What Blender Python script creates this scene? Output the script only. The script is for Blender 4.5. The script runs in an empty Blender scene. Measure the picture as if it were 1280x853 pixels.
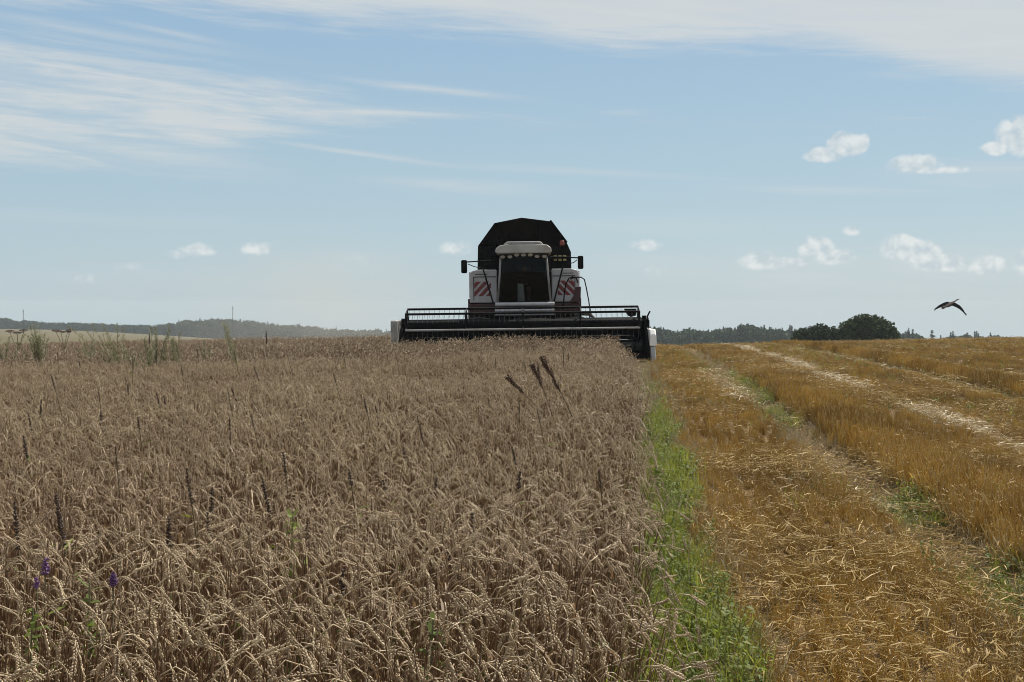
import bpy, math, random
import numpy as np
from mathutils import Vector, Matrix, Euler

# ------------------------------------------------------------------ camera, sky, sun, exposure
scene = bpy.context.scene
COL = scene.collection
F = 1500.0            # focal length in photo pixels (1280 wide)
EYE = 1.65
HORIZON = 381.0
cam_d = bpy.data.cameras.new("camera")
cam = bpy.data.objects.new("camera", cam_d)
COL.objects.link(cam)
cam.location = (0, 0, EYE)
cam.rotation_euler = (math.radians(90), 0, 0)
cam_d.sensor_width = 36.0
cam_d.lens = F / 1280 * 36.0
cam_d.shift_y = -(426.5 - HORIZON) / 1280
cam_d.clip_start = 0.1
cam_d.clip_end = 8000
scene.camera = cam

SUN_AZ = math.radians(34)     # to the right of the view axis (+Y)
SUN_EL = math.radians(47)
SUN_STRENGTH = 5.0
SKY_STRENGTH = 0.061
EXPOSURE = 0.55
scene.view_settings.view_transform = 'Standard'
scene.view_settings.look = 'None'
scene.view_settings.exposure = EXPOSURE
scene.view_settings.gamma = 1.0
scene.view_settings.use_curve_mapping = False
sun_d = bpy.data.lights.new("sun", 'SUN')
sun_d.energy = SUN_STRENGTH
sun_d.angle = math.radians(0.5)
sun_d.color = (1.0, 0.95, 0.86)
sun = bpy.data.objects.new("sun", sun_d)
COL.objects.link(sun)
sdir = Vector((math.sin(SUN_AZ) * math.cos(SUN_EL), math.cos(SUN_AZ) * math.cos(SUN_EL), math.sin(SUN_EL)))
sun.rotation_euler = sdir.to_track_quat('Z', 'Y').to_euler()

cy = scene.cycles
cy.max_bounces = 6
cy.diffuse_bounces = 3
cy.glossy_bounces = 3
cy.transmission_bounces = 4
cy.transparent_max_bounces = 10
cy.volume_bounces = 0
cy.use_denoising = True
cy.use_adaptive_sampling = False
cy.filter_width = 1.0
cy.sample_clamp_indirect = 4.0


class NT:
    """small helper to write node trees"""
    def __init__(self, tree):
        self.t = tree
        tree.nodes.clear()

    def n(self, typ, **kw):
        nd = self.t.nodes.new(typ)
        for k, v in kw.items():
            setattr(nd, k, v)
        return nd

    def link(self, a, b):
        self.t.links.new(a, b)

    def put(self, sock, v):
        if isinstance(v, bpy.types.NodeSocket):
            self.t.links.new(v, sock)
        else:
            sock.default_value = v

    def m(self, op, a, b=0.0, c=None, clamp=False):
        nd = self.n('ShaderNodeMath', operation=op, use_clamp=clamp)
        self.put(nd.inputs[0], a)
        self.put(nd.inputs[1], b)
        if c is not None:
            self.put(nd.inputs[2], c)
        return nd.outputs[0]

    def smooth(self, v, lo, hi):
        nd = self.n('ShaderNodeMapRange', interpolation_type='SMOOTHSTEP')
        self.put(nd.inputs['Value'], v)
        nd.inputs['From Min'].default_value = lo
        nd.inputs['From Max'].default_value = hi
        return nd.outputs['Result']

    def mix(self, f, a, b, mode='MIX'):
        nd = self.n('ShaderNodeMix', data_type='RGBA', blend_type=mode)
        nd.clamp_factor = True
        self.put(nd.inputs[0], f)
        self.put(nd.inputs[6], a if isinstance(a, bpy.types.NodeSocket) else tuple(a) + (1.0,))
        self.put(nd.inputs[7], b if isinstance(b, bpy.types.NodeSocket) else tuple(b) + (1.0,))
        return nd.outputs[2]

    def noise(self, vec, scale, detail=3.0, rough=0.5, dist=0.0):
        nd = self.n('ShaderNodeTexNoise')
        self.put(nd.inputs['Vector'], vec)
        nd.inputs['Scale'].default_value = scale
        nd.inputs['Detail'].default_value = detail
        nd.inputs['Roughness'].default_value = rough
        nd.inputs['Distortion'].default_value = dist
        return nd.outputs['Fac']

    def comb(self, x, y, z=0.0):
        nd = self.n('ShaderNodeCombineXYZ')
        self.put(nd.inputs[0], x)
        self.put(nd.inputs[1], y)
        self.put(nd.inputs[2], z)
        return nd.outputs[0]

    def curve(self, v, pts):
        """piecewise-linear function of v through pts [(v, y)...]"""
        xs = [p[0] for p in pts]
        ys = [p[1] for p in pts]
        x0, x1, y0, y1 = min(xs), max(xs), min(ys), max(ys)
        nd = self.n('ShaderNodeFloatCurve')
        a = self.m('DIVIDE', self.m('SUBTRACT', v, x0), x1 - x0, clamp=True)
        self.put(nd.inputs['Value'], a)
        c = nd.mapping.curves[0]
        while len(c.points) > 2:
            c.points.remove(c.points[1])
        q = [((x - x0) / (x1 - x0), (y - y0) / (y1 - y0)) for x, y in pts]
        c.points[0].location = q[0]
        c.points[1].location = q[-1]
        for p in q[1:-1]:
            c.points.new(*p)
        nd.mapping.update()
        return self.m('ADD', self.m('MULTIPLY', nd.outputs[0], y1 - y0), y0)


def sky_uv(px, row):
    """a direction, written as azimuth and elevation in units of 1/1500 radian"""
    du, dv = px - 640, HORIZON - row
    return math.atan2(du, F) * F, math.atan2(dv, math.hypot(F, du)) * F


world = bpy.data.worlds.new("World")
scene.world = world
world.use_nodes = True
W = NT(world.node_tree)
out = W.n('ShaderNodeOutputWorld')
bg = W.n('ShaderNodeBackground')
bg.inputs['Strength'].default_value = SKY_STRENGTH
W.link(bg.outputs[0], out.inputs['Surface'])
sky = W.n('ShaderNodeTexSky', sky_type='NISHITA')
sky.sun_disc = False
sky.sun_elevation = SUN_EL
sky.sun_rotation = SUN_AZ
sky.air_density = 1.0
sky.dust_density = 0.6
sky.ozone_density = 1.6
tc = W.n('ShaderNodeTexCoord')
sep = W.n('ShaderNodeSeparateXYZ')
W.link(tc.outputs['Generated'], sep.inputs[0])
U = W.m('MULTIPLY', W.m('ARCTAN2', sep.outputs[0], sep.outputs[1]), F)
V = W.m('MULTIPLY', W.m('ARCSINE', sep.outputs[2]), F)
# fine warp shared by the clouds
uv = W.comb(U, V)
n_big = W.noise(W.comb(W.m('MULTIPLY', U, 0.004), W.m('MULTIPLY', V, 0.012)), 1.0, 4, 0.55)
n_streak = W.noise(W.comb(W.m('ADD', W.m('MULTIPLY', U, 0.0045), W.m('MULTIPLY', V, 0.004)),
                          W.m('ADD', W.m('MULTIPLY', V, 0.05), W.m('MULTIPLY', U, 0.004))), 1.0, 6, 0.62, 0.6)
n_fine = W.noise(uv, 0.02, 6, 0.62)
n_fibre = W.noise(W.comb(W.m('MULTIPLY', U, 0.012), W.m('MULTIPLY', V, 0.16)), 1.0, 4, 0.6, 0.4)
# 1. the veil across the top
edge_pts = []
for px, row in ((-100, -20), (0, 2), (200, 6), (340, 26), (500, 34), (640, 48), (760, 66), (880, 60), (1000, 62), (1080, 72), (1150, 92), (1280, 112), (1400, 120)):
    edge_pts.append(sky_uv(px, row))
vb = W.curve(U, edge_pts)
dv = W.m('ADD', W.m('SUBTRACT', V, vb), W.m('MULTIPLY', W.m('SUBTRACT', n_streak, 0.5), 60))
dv = W.m('ADD', dv, W.m('MULTIPLY', W.m('SUBTRACT', n_fibre, 0.5), 26))
a_top = W.m('MULTIPLY', W.smooth(dv, -14, 34), W.m('ADD', 0.62, W.m('MULTIPLY', n_streak, 0.5)))
# 2. the streaked fan at the left
up = W.curve(U, [sky_uv(*p) for p in ((-100, 30), (0, 38), (150, 60), (300, 84), (430, 112), (560, 138), (620, 146))])
lo = W.curve(U, [sky_uv(*p) for p in ((-100, 214), (0, 210), (150, 208), (240, 205), (300, 190), (380, 166), (460, 154), (560, 150), (620, 148))])
fan = W.m('MULTIPLY', W.smooth(W.m('ADD', W.m('SUBTRACT', up, V), W.m('MULTIPLY', W.m('SUBTRACT', n_streak, 0.5), 60)), -8, 40),
          W.smooth(W.m('ADD', W.m('ADD', W.m('SUBTRACT', V, lo), W.m('MULTIPLY', W.m('SUBTRACT', n_fibre, 0.5), 24)), W.m('MULTIPLY', W.m('SUBTRACT', n_streak, 0.5), 60)), -18, 40))
fan = W.m('MULTIPLY', fan, W.m('ADD', 0.28, W.m('MULTIPLY', W.smooth(W.m('ADD', W.m('MULTIPLY', W.m('ADD', n_streak, n_big), 0.5), W.m('MULTIPLY', W.m('SUBTRACT', n_fibre, 0.5), 0.2)), 0.40, 0.60), 0.72)))
fan = W.m('MULTIPLY', fan, 0.86)
alpha = W.m('MAXIMUM', a_top, fan)
# 3. single streaks: px, row, half length, half height, fall per px, strength
for px, row, hl, hh, k, st in ((470, 141, 105, 5, 0.02, .8), (540, 112, 95, 4, 0.10, .55), (455, 193, 110, 3.2, 0.11, .5),
                               (570, 231, 95, 8, 0.06, .38), (170, 192, 130, 14, 0.10, .55), (720, 214, 150, 4, 0.06, .28),
                               (1040, 238, 110, 5, 0.05, .3), (1235, 214, 90, 8, 0.03, .42), (810, 284, 150, 10, 0.03, .22),
                               (90, 272, 190, 8, 0.02, .16), (1130, 96, 40, 5, 0.1, .25), (780, 141, 30, 4, 0.0, .25),
                               (120, 40, 150, 5, 0.1, .35), (215, 42, 60, 4, 0.15, .4), (1000, 338, 110, 24, 0.0, .34), (1165, 338, 120, 26, 0.0, .36), (860, 335, 70, 16, 0.0, .22), (800, 330, 60, 12, 0, .2), (240, 350, 250, 30, 0, .16), (1230, 215, 80, 14, 0.0, .3), (440, 330, 60, 18, 0, .2)):
    cu, cv = sky_uv(px, row)
    du = W.m('SUBTRACT', U, cu)
    dvv = W.m('ADD', W.m('SUBTRACT', V, cv), W.m('MULTIPLY', du, k))
    dvv = W.m('ADD', dvv, W.m('MULTIPLY', W.m('SUBTRACT', n_streak, 0.5), hh * 3.0))
    r2 = W.m('ADD', W.m('POWER', W.m('DIVIDE', du, hl), 2.0), W.m('POWER', W.m('DIVIDE', dvv, hh), 2.0))
    g = W.m('MULTIPLY', W.m('POWER', 2.718, W.m('MULTIPLY', r2, -1.0)), st)
    g = W.m('MULTIPLY', g, W.m('ADD', 0.35, W.m('MULTIPLY', n_fibre, 1.2)))
    alpha = W.m('MAXIMUM', alpha, g)
# thin summer haze pales and blues the physical sky towards the horizon
ramp = W.n('ShaderNodeValToRGB')
W.link(W.m('DIVIDE', W.m('ADD', V, 60), 1600, clamp=True), ramp.inputs[0])
els = ramp.color_ramp.elements
els[0].position, els[0].color = 0.0, (5.35, 6.8, 7.8, 1)
els[1].position, els[1].color = 1.0, (0.9, 2.0, 4.2, 1)
for pos, c in ((0.06, (5.15, 6.7, 7.7)), (0.16, (4.5, 6.25, 7.45)), (0.27, (3.65, 5.6, 7.6)), (0.5, (2.0, 3.6, 6.0))):
    e = els.new(pos)
    e.color = c + (1,)
sky_t = W.mix(0.8, sky.outputs[0], ramp.outputs[0])
colr = W.mix(W.m('MINIMUM', alpha, 0.93), sky_t, (7.3, 7.7, 7.8))
# 4. cumulus puffs: px, row, half width, half height up, strength
field = None
for px, row, a, b, st in ((1058, 182, 26, 17, 1.0), (1030, 195, 26, 11, .95), (1076, 180, 12, 14, .8), (1270, 172, 24, 26, 1.0), (1250, 186, 24, 10, .8),
                          (1145, 206, 34, 13, .75), (1180, 213, 40, 6, .5),
                          (1022, 312, 24, 18, .8), (1045, 322, 26, 12, .75), (950, 328, 30, 14, .62), (985, 328, 30, 8, .5),
                          (1130, 312, 28, 20, .95), (1152, 320, 24, 20, .9), (1180, 330, 40, 13, .75), (1232, 332, 28, 14, .75), (1284, 328, 22, 18, .7),
                          (1068, 288, 15, 9, .6), (805, 307, 24, 9, .5), (820, 338, 22, 10, .3), (572, 311, 26, 12, .5), (322, 311, 22, 11, .6),
                          (248, 313, 24, 10, .62), (220, 320, 18, 7, .45), (160, 336, 24, 10, .3), (106, 350, 18, 9, .3), (440, 326, 30, 12, .3)):
    cu, cv = sky_uv(px, row)
    du = W.m('DIVIDE', W.m('SUBTRACT', U, cu), a * 1.15)
    dvv = W.m('SUBTRACT', V, cv)
    # flat below, round above
    dvn = W.m('MAXIMUM', W.m('DIVIDE', dvv, b * 1.2), W.m('DIVIDE', dvv, -b * 1.0))
    g = W.m('MULTIPLY', W.m('SUBTRACT', 1.0, W.m('ADD', W.m('MULTIPLY', du, du), W.m('MULTIPLY', dvn, dvn))), 1.0)
    g = W.m('MULTIPLY', W.m('MAXIMUM', g, 0.0), st)
    field = g if field is None else W.m('MAXIMUM', field, g)
n_puff = W.noise(uv, 0.05, 3.5, 0.5, 0.1)
n_puff2 = W.noise(W.comb(W.m('ADD', U, 4.0), W.m('ADD', V, 8.0)), 0.05, 2.5, 0.5, 0.1)
dens = W.m('MULTIPLY', W.m('SUBTRACT', W.m('ADD', W.m('MULTIPLY', field, 1.3), W.m('MULTIPLY', n_puff, 1.9)), 1.12),
           W.smooth(field, 0.0, 0.14))
a_cum = W.m('MULTIPLY', W.smooth(dens, -0.05, 0.65), W.m('MINIMUM', W.m('MULTIPLY', field, 1.7), 0.80))
lit = W.m('ADD', W.m('MULTIPLY', W.m('SUBTRACT', n_puff, n_puff2), 3.4), 0.52, clamp=True)
ccol = W.mix(lit, (6.2, 7.1, 7.6), (9.0, 9.3, 9.2))
colr = W.mix(a_cum, colr, ccol)
W.link(colr, bg.inputs['Color'])
world.cycles.sampling_method = 'MANUAL'
world.cycles.sample_map_resolution = 512

# ------------------------------------------------------------------ helpers
rng = np.random.default_rng(7)
random.seed(7)


def smoothstep(v, a, b):
    t = np.clip((np.asarray(v, float) - a) / (b - a), 0, 1)
    return t * t * (3 - 2 * t)


def _hash(ix, iy, seed):
    h = (ix.astype(np.int64) * 374761393 + iy.astype(np.int64) * 668265263 + seed * 974711) & 0x7fffffff
    h = ((h ^ (h >> 13)) * 1274126177) & 0x7fffffff
    return ((h ^ (h >> 16)) & 0xffff) / 65535.0


def vnoise(x, y, seed=0):
    x = np.asarray(x, float)
    y = np.asarray(y, float)
    ix, iy = np.floor(x), np.floor(y)
    fx, fy = x - ix, y - iy
    fx = fx * fx * (3 - 2 * fx)
    fy = fy * fy * (3 - 2 * fy)
    a = _hash(ix, iy, seed)
    b = _hash(ix + 1, iy, seed)
    c = _hash(ix, iy + 1, seed)
    d = _hash(ix + 1, iy + 1, seed)
    return (a * (1 - fx) + b * fx) * (1 - fy) + (c * (1 - fx) + d * fx) * fy


def fbm(x, y, seed=0, octv=3):
    s, a, tot = 0, 1.0, 0
    for k in range(octv):
        s = s + a * vnoise(x * 2 ** k, y * 2 ** k, seed + k * 17)
        tot += a
        a *= 0.5
    return s / tot


def edge_x(y):
    """right-hand edge of the standing wheat"""
    return 0.05 + 0.10 * np.asarray(y, float)


HX, HY = 0.335, 33.5       # where the header of the combine is
CUT_Y = 33.2


def in_swath(x, y):
    return (y > CUT_Y) & (x > HX - 3.35) & (x < HX + 3.9 + (y - CUT_Y) * 0.05)


YA = [0, 38, 50, 65, 100, 200, 300, 600, 1000, 1300, 2200]
ZA = [0, 0, -.15, -.6, -1.7, -4.3, -6.6, -12.6, -18.2, -24, -60]
YB = [0, 30, 45, 55, 65, 100, 160, 300, 600, 1000, 1500, 2200]
ZB = [0, 0, -.15, -.45, -1.0, -2.9, -5.6, -13, -26, -38, -55, -80]


def ground(x, y):
    x = np.asarray(x, float)
    y = np.asarray(y, float)
    t = x / np.maximum(y, 20.0)
    w = smoothstep(t, -0.43, -0.01)
    za = np.interp(y, YA, ZA)
    zb = np.interp(y, YB, ZB)
    z = za * (1 - w) + zb * w
    tilt = np.where(x < 0, 0.028 * np.maximum(x, -24), 0.021 * np.minimum(x, 34))
    z = z + tilt
    u = x - edge_x(y)
    near = smoothstep(y, 75, 45)
    for uu, dep, wid in ((2.05, 0.15, 0.24), (4.05, 0.03, 0.2), (6.0, 0.14, 0.26), (7.6, 0.11, 0.26), (10.5, 0.10, 0.3)):
        z = z - near * dep * np.exp(-((u - uu) / wid) ** 2)
    z = z + near * 0.05 * (fbm(x * 0.5, y * 0.35, 3) - 0.5) + near * 0.03 * (fbm(x * 2.2, y * 1.6, 5) - 0.5)
    far = smoothstep(y, 90, 260)
    z = z + far * 1.4 * (fbm(x * 0.006, y * 0.009, 11) - 0.5)
    return z


def gz(x, y):
    return float(ground(np.array([x]), np.array([y]))[0])


def at(px, y):
    return (px - 640.0) / F * y


def zrow(row, y):
    return EYE + (HORIZON - row) / F * y


def tag(o, label=None, cat=None, group=None, kind=None):
    if label:
        o["label"] = label
    if cat:
        o["category"] = cat
    if group:
        o["group"] = group
    if kind:
        o["kind"] = kind
    return o


def empty(name, loc=(0, 0, 0)):
    o = bpy.data.objects.new(name, None)
    o.empty_display_size = 0.2
    o.location = loc
    COL.objects.link(o)
    return o


class MB:
    def __init__(self):
        self.v, self.f, self.mi = [], [], []

    def add(self, vs, fs, mi=0):
        b = len(self.v)
        self.v.extend([tuple(p) for p in vs])
        self.f.extend([tuple(i + b for i in f) for f in fs])
        self.mi.extend([mi] * len(fs))

    def box(self, x0, x1, y0, y1, z0, z1, mi=0):
        vs = [(x, y, z) for z in (z0, z1) for y in (y0, y1) for x in (x0, x1)]
        self.add(vs, [(0, 2, 3, 1), (4, 5, 7, 6), (0, 1, 5, 4), (2, 6, 7, 3), (0, 4, 6, 2), (1, 3, 7, 5)], mi)

    def prism_xz(self, poly, y0, y1, mi=0, s1=1.0, c=(0, 0)):
        """outline in the XZ plane pushed along Y; the back outline may be scaled about c"""
        n = len(poly)
        vs = [(x, y0, z) for x, z in poly] + [(c[0] + (x - c[0]) * s1, y1, c[1] + (z - c[1]) * s1) for x, z in poly]
        fs = [tuple(range(n)), tuple(range(2 * n - 1, n - 1, -1))]
        fs += [((i + 1) % n, i, n + i, n + (i + 1) % n) for i in range(n)]
        self.add(vs, fs, mi)

    def prism_yz(self, poly, x0, x1, mi=0):
        n = len(poly)
        vs = [(x0, y, z) for y, z in poly] + [(x1, y, z) for y, z in poly]
        fs = [tuple(range(n)), tuple(range(2 * n - 1, n - 1, -1))]
        fs += [((i + 1) % n, i, n + i, n + (i + 1) % n) for i in range(n)]
        self.add(vs, fs, mi)

    def tube(self, pts, r, n=6, mi=0, cap=True):
        pts = [Vector(p) for p in pts]
        rs = r if isinstance(r, (list, tuple)) else [r] * len(pts)
        vs, fs = [], []
        prev = None
        for i, p in enumerate(pts):
            t = (pts[min(i + 1, len(pts) - 1)] - pts[max(i - 1, 0)])
            if t.length < 1e-9:
                t = Vector((0, 0, 1))
            t.normalize()
            if prev is None:
                a = Vector((0, 1, 0)) if abs(t.y) < 0.9 else Vector((1, 0, 0))
                prev = t.cross(a).normalized()
            u = (prev - t * prev.dot(t)).normalized()
            prev = u
            w = t.cross(u)
            for k in range(n):
                an = 2 * math.pi * k / n
                vs.append(p + (u * math.cos(an) + w * math.sin(an)) * rs[i])
        for i in range(len(pts) - 1):
            for k in range(n):
                a, b = i * n + k, i * n + (k + 1) % n
                fs.append((a, b, b + n, a + n))
        if cap and n > 2:
            fs.append(tuple(range(n - 1, -1, -1)))
            fs.append(tuple(range(len(vs) - n, len(vs))))
        self.add(vs, fs, mi)

    def cyl_x(self, x0, x1, y, z, r, n=20, mi=0):
        self.tube([(x0, y, z), (x1, y, z)], r, n, mi)

    def ribbon(self, pts, ws, side, mi=0):
        vs, fs = [], []
        s = Vector(side)
        for p, w in zip(pts, ws):
            vs.append(Vector(p) - s * w)
            vs.append(Vector(p) + s * w)
        for i in range(len(pts) - 1):
            fs.append((2 * i, 2 * i + 1, 2 * i + 3, 2 * i + 2))
        self.add(vs, fs, mi)

    def blob(self, p, d, L, w1, w2, side, n=4, mi=0, rings=((0.35, 1.0),)):
        """seed-shaped body from p along d"""
        p, d = Vector(p), Vector(d).normalized()
        u = Vector(side)
        u = (u - d * u.dot(d)).normalized()
        v = d.cross(u)
        vs = [p]
        for s, k in rings:
            for i in range(n):
                a = 2 * math.pi * i / n
                vs.append(p + d * (L * s) + u * (math.cos(a) * w1 * k) + v * (math.sin(a) * w2 * k))
        vs.append(p + d * L)
        fs = [(0, 1 + (i + 1) % n, 1 + i) for i in range(n)]
        for r in range(len(rings) - 1):
            b = 1 + r * n
            fs += [(b + i, b + (i + 1) % n, b + n + (i + 1) % n, b + n + i) for i in range(n)]
        b = 1 + (len(rings) - 1) * n
        e = len(vs) - 1
        fs += [(b + i, b + (i + 1) % n, e) for i in range(n)]
        self.add(vs, fs, mi)

    def mesh(self, name, mats, smooth=False):
        me = bpy.data.meshes.new(name)
        me.from_pydata(self.v, [], self.f)
        for m in (mats if isinstance(mats, (list, tuple)) else [mats]):
            me.materials.append(m)
        me.polygons.foreach_set('material_index', self.mi)
        if smooth:
            me.polygons.foreach_set('use_smooth', [True] * len(self.f))
        me.update()
        return me

    def build(self, name, mats, parent=None, smooth=False, bevel=0.0, loc=None):
        o = bpy.data.objects.new(name, self.mesh(name, mats, smooth))
        COL.objects.link(o)
        if parent is not None:
            o.parent = parent
        if loc is not None:
            o.location = loc
        if bevel:
            b = o.modifiers.new('bevel', 'BEVEL')
            b.width = bevel
            b.segments = 2
            b.limit_method = 'ANGLE'
        return o


def np_mesh(name, verts, faces4, mats):
    me = bpy.data.meshes.new(name)
    me.from_pydata(verts.tolist(), [], faces4.tolist())
    for m in (mats if isinstance(mats, (list, tuple)) else [mats]):
        me.materials.append(m)
    me.update()
    return me


# ------------------------------------------------------------------ materials
def organic(name, c1, c2, trans=0.25, rough=0.65, scale=30.0, tcol=None, spec=0.3, patch=None):
    """plant matter: colour varies per plant and along it, some light passes through"""
    m = bpy.data.materials.new(name)
    m.use_nodes = True
    N = NT(m.node_tree)
    o = N.n('ShaderNodeOutputMaterial')
    info = N.n('ShaderNodeObjectInfo')
    t = N.n('ShaderNodeTexCoord')
    ns = N.noise(t.outputs['Object'], scale, 2)
    f = N.m('ADD', N.m('MULTIPLY', info.outputs['Random'], 0.75), N.m('MULTIPLY', N.m('SUBTRACT', ns, 0.35), 0.8), clamp=True)
    c = N.mix(f, c1, c2)
    if patch:                            # uneven ripeness over the field: colour, size across and along the rows, amount
        pc, sx, sy, amt = patch
        geo = N.n('ShaderNodeNewGeometry')
        sxyz = N.n('ShaderNodeSeparateXYZ')
        N.link(geo.outputs['Position'], sxyz.inputs[0])
        pn = N.noise(N.comb(N.m('MULTIPLY', N.m('SUBTRACT', sxyz.outputs[0], N.m('MULTIPLY', sxyz.outputs[1], 0.10)), sx), N.m('MULTIPLY', sxyz.outputs[1], sy)), 1.0, 4, 0.6)
        c = N.mix(N.m('MULTIPLY', N.smooth(pn, 0.42, 0.66), amt), c, pc)
    p = N.n('ShaderNodeBsdfPrincipled')
    N.link(c, p.inputs['Base Color'])
    p.inputs['Roughness'].default_value = rough
    p.inputs['Specular IOR Level'].default_value = spec
    tr = N.n('ShaderNodeBsdfTranslucent')
    if tcol:
        N.put(tr.inputs['Color'], N.mix(1.0, c, tcol, 'MULTIPLY'))
    else:
        N.link(c, tr.inputs['Color'])
    mx = N.n('ShaderNodeMixShader')
    mx.inputs[0].default_value = trans
    N.link(p.outputs[0], mx.inputs[1])
    N.link(tr.outputs[0], mx.inputs[2])
    N.link(mx.outputs[0], o.inputs['Surface'])
    return m


def solid(name, c1, c2=None, rough=0.5, scale=4.0, metal=0.0, spec=0.4, bump=0.0, dust=0.0, coat=0.0):
    m = bpy.data.materials.new(name)
    m.use_nodes = True
    N = NT(m.node_tree)
    o = N.n('ShaderNodeOutputMaterial')
    p = N.n('ShaderNodeBsdfPrincipled')
    t = N.n('ShaderNodeTexCoord')
    ns = N.noise(t.outputs['Object'], scale, 5, 0.6)
    c = N.mix(N.smooth(ns, 0.35, 0.7), c1, c2 or tuple(k * 0.75 for k in c1))
    if dust:
        n2 = N.noise(t.outputs['Object'], scale * 0.5, 4, 0.6)
        c = N.mix(N.m('MULTIPLY', N.smooth(n2, 0.42, 0.75), dust), c, (0.20, 0.155, 0.10))
    N.link(c, p.inputs['Base Color'])
    N.put(p.inputs['Roughness'], N.m('ADD', rough - 0.1, N.m('MULTIPLY', ns, 0.2)))
    p.inputs['Metallic'].default_value = metal
    p.inputs['Specular IOR Level'].default_value = spec
    if coat:
        p.inputs['Coat Weight'].default_value = coat
        p.inputs['Coat Roughness'].default_value = 0.2
    if bump:
        b = N.n('ShaderNodeBump')
        b.inputs['Strength'].default_value = bump
        b.inputs['Distance'].default_value = 0.02
        N.link(N.noise(t.outputs['Object'], scale * 6, 4), b.inputs['Height'])
        N.link(b.outputs[0], p.inputs['Normal'])
    N.link(p.outputs[0], o.inputs['Surface'])
    return m


M_EAR = organic('ripe_ear', (0.63, 0.50, 0.325), (0.24, 0.17, 0.10), 0.10, 0.5, 45, spec=0.3, patch=((0.30, 0.195, 0.12), 0.45, 0.4, 0.55))
M_STRAW = organic('ripe_stem', (0.23, 0.135, 0.07), (0.09, 0.05, 0.026), 0.15, 0.5, 20, spec=0.4)
M_NECK = organic('pale_neck', (0.62, 0.49, 0.31), (0.30, 0.21, 0.115), 0.12, 0.45, 20, spec=0.4)
M_DRYLEAF = organic('dry_leaf', (0.30, 0.20, 0.11), (0.17, 0.105, 0.055), 0.35, 0.6, 20)
M_STUB = organic('stubble', (0.63, 0.43, 0.125), (0.35, 0.215, 0.055), 0.25, 0.5, 30, spec=0.2, patch=((0.25, 0.15, 0.045), 1.1, 0.30, 0.8))
M_STUBTOP = organic('stubble_pale', (0.56, 0.43, 0.20), (0.36, 0.25, 0.10), 0.15, 0.5, 30)
M_LITTER = organic('straw_litter', (0.46, 0.325, 0.12), (0.27, 0.17, 0.055), 0.2, 0.6, 20, spec=0.15)
M_PALE = organic('pale_straw', (0.62, 0.52, 0.34), (0.46, 0.35, 0.20), 0.15, 0.5, 20)
M_GRASS = organic('green_grass', (0.265, 0.275, 0.075), (0.12, 0.15, 0.035), 0.45, 0.6, 8, tcol=(1.3, 1.3, 0.6), spec=0.12)
M_LEAF = organic('weed_leaf', (0.19, 0.22, 0.055), (0.08, 0.11, 0.025), 0.4, 0.6, 8, tcol=(1.3, 1.35, 0.6), spec=0.12)
M_FEATHER = organic('feathery_green', (0.22, 0.215, 0.115), (0.14, 0.145, 0.07), 0.4, 0.6, 8)
M_DARKSEED = organic('dark_seed', (0.045, 0.028, 0.022), (0.085, 0.055, 0.042), 0.05, 0.7, 40)
M_BROWNSEED = organic('rust_seed', (0.07, 0.030, 0.018), (0.045, 0.02, 0.014), 0.05, 0.7, 40)
M_WEEDSTEM = organic('weed_stem', (0.12, 0.10, 0.05), (0.08, 0.06, 0.03), 0.05, 0.6, 20)
M_PURPLE = organic('purple_petal', (0.27, 0.13, 0.33), (0.13, 0.06, 0.17), 0.3, 0.6, 60)
M_TREELEAF = organic('tree_foliage', (0.022, 0.033, 0.013), (0.066, 0.082, 0.030), 0.2, 0.8, 0.6, spec=0.05)
M_FARLEAF = organic('far_foliage', (0.028, 0.045, 0.022), (0.05, 0.066, 0.03), 0.2, 0.8, 0.2, spec=0.05)
M_SPRUCE = organic('spruce_foliage', (0.018, 0.034, 0.022), (0.032, 0.048, 0.026), 0.12, 0.8, 0.3, spec=0.05)
M_BARK = solid('bark', (0.07, 0.055, 0.04), rough=0.9, scale=6, bump=0.6)
M_POLE = solid('weathered_wood', (0.06, 0.055, 0.05), rough=0.9, scale=6)

M_BLACK = solid('black_paint', (0.004, 0.004, 0.005), (0.007, 0.006, 0.006), 0.6, 3, dust=0.02, spec=0.05)
M_TANK = solid('black_tank_panel', (0.005, 0.004, 0.004), (0.008, 0.006, 0.006), 0.85, 2, dust=0.02, spec=0.0)
M_RED = solid('dark_red_paint', (0.045, 0.005, 0.008), (0.032, 0.004, 0.006), 0.5, 3, dust=0.08, coat=0.15)
M_WHITE = solid('white_paint', (0.72, 0.71, 0.70), (0.60, 0.58, 0.55), 0.4, 2.5, dust=0.25, coat=0.2)
M_PANEL = solid('panel_paint', (0.42, 0.41, 0.43), (0.34, 0.33, 0.33), 0.45, 2.5, dust=0.2, coat=0.15)
M_ROOF = solid('roof_paint', (0.38, 0.37, 0.345), (0.28, 0.265, 0.24), 0.45, 2.5, dust=0.3)
M_STRIPE = solid('red_stripe', (0.17, 0.010, 0.018), (0.12, 0.008, 0.013), 0.5, 4, dust=0.2)
M_TINE = solid('dull_spring_steel', (0.07, 0.07, 0.07), rough=0.6)
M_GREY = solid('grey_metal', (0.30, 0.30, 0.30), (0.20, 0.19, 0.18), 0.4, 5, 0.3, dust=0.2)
M_PALEGREY = solid('pale_grey_plastic', (0.36, 0.36, 0.36), rough=0.5)
M_RUBBER = solid('rubber', (0.02, 0.02, 0.02), rough=0.85, bump=0.3, dust=0.4)
M_LAMP = solid('lamp_lens', (0.30, 0.28, 0.23), (0.20, 0.18, 0.15), 0.25)
M_YLAMP = solid('yellow_lens', (0.34, 0.29, 0.11), (0.22, 0.18, 0.07), 0.3)
M_ORANGE = solid('orange_lens', (0.20, 0.035, 0.02), (0.14, 0.025, 0.016), 0.25)
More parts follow.
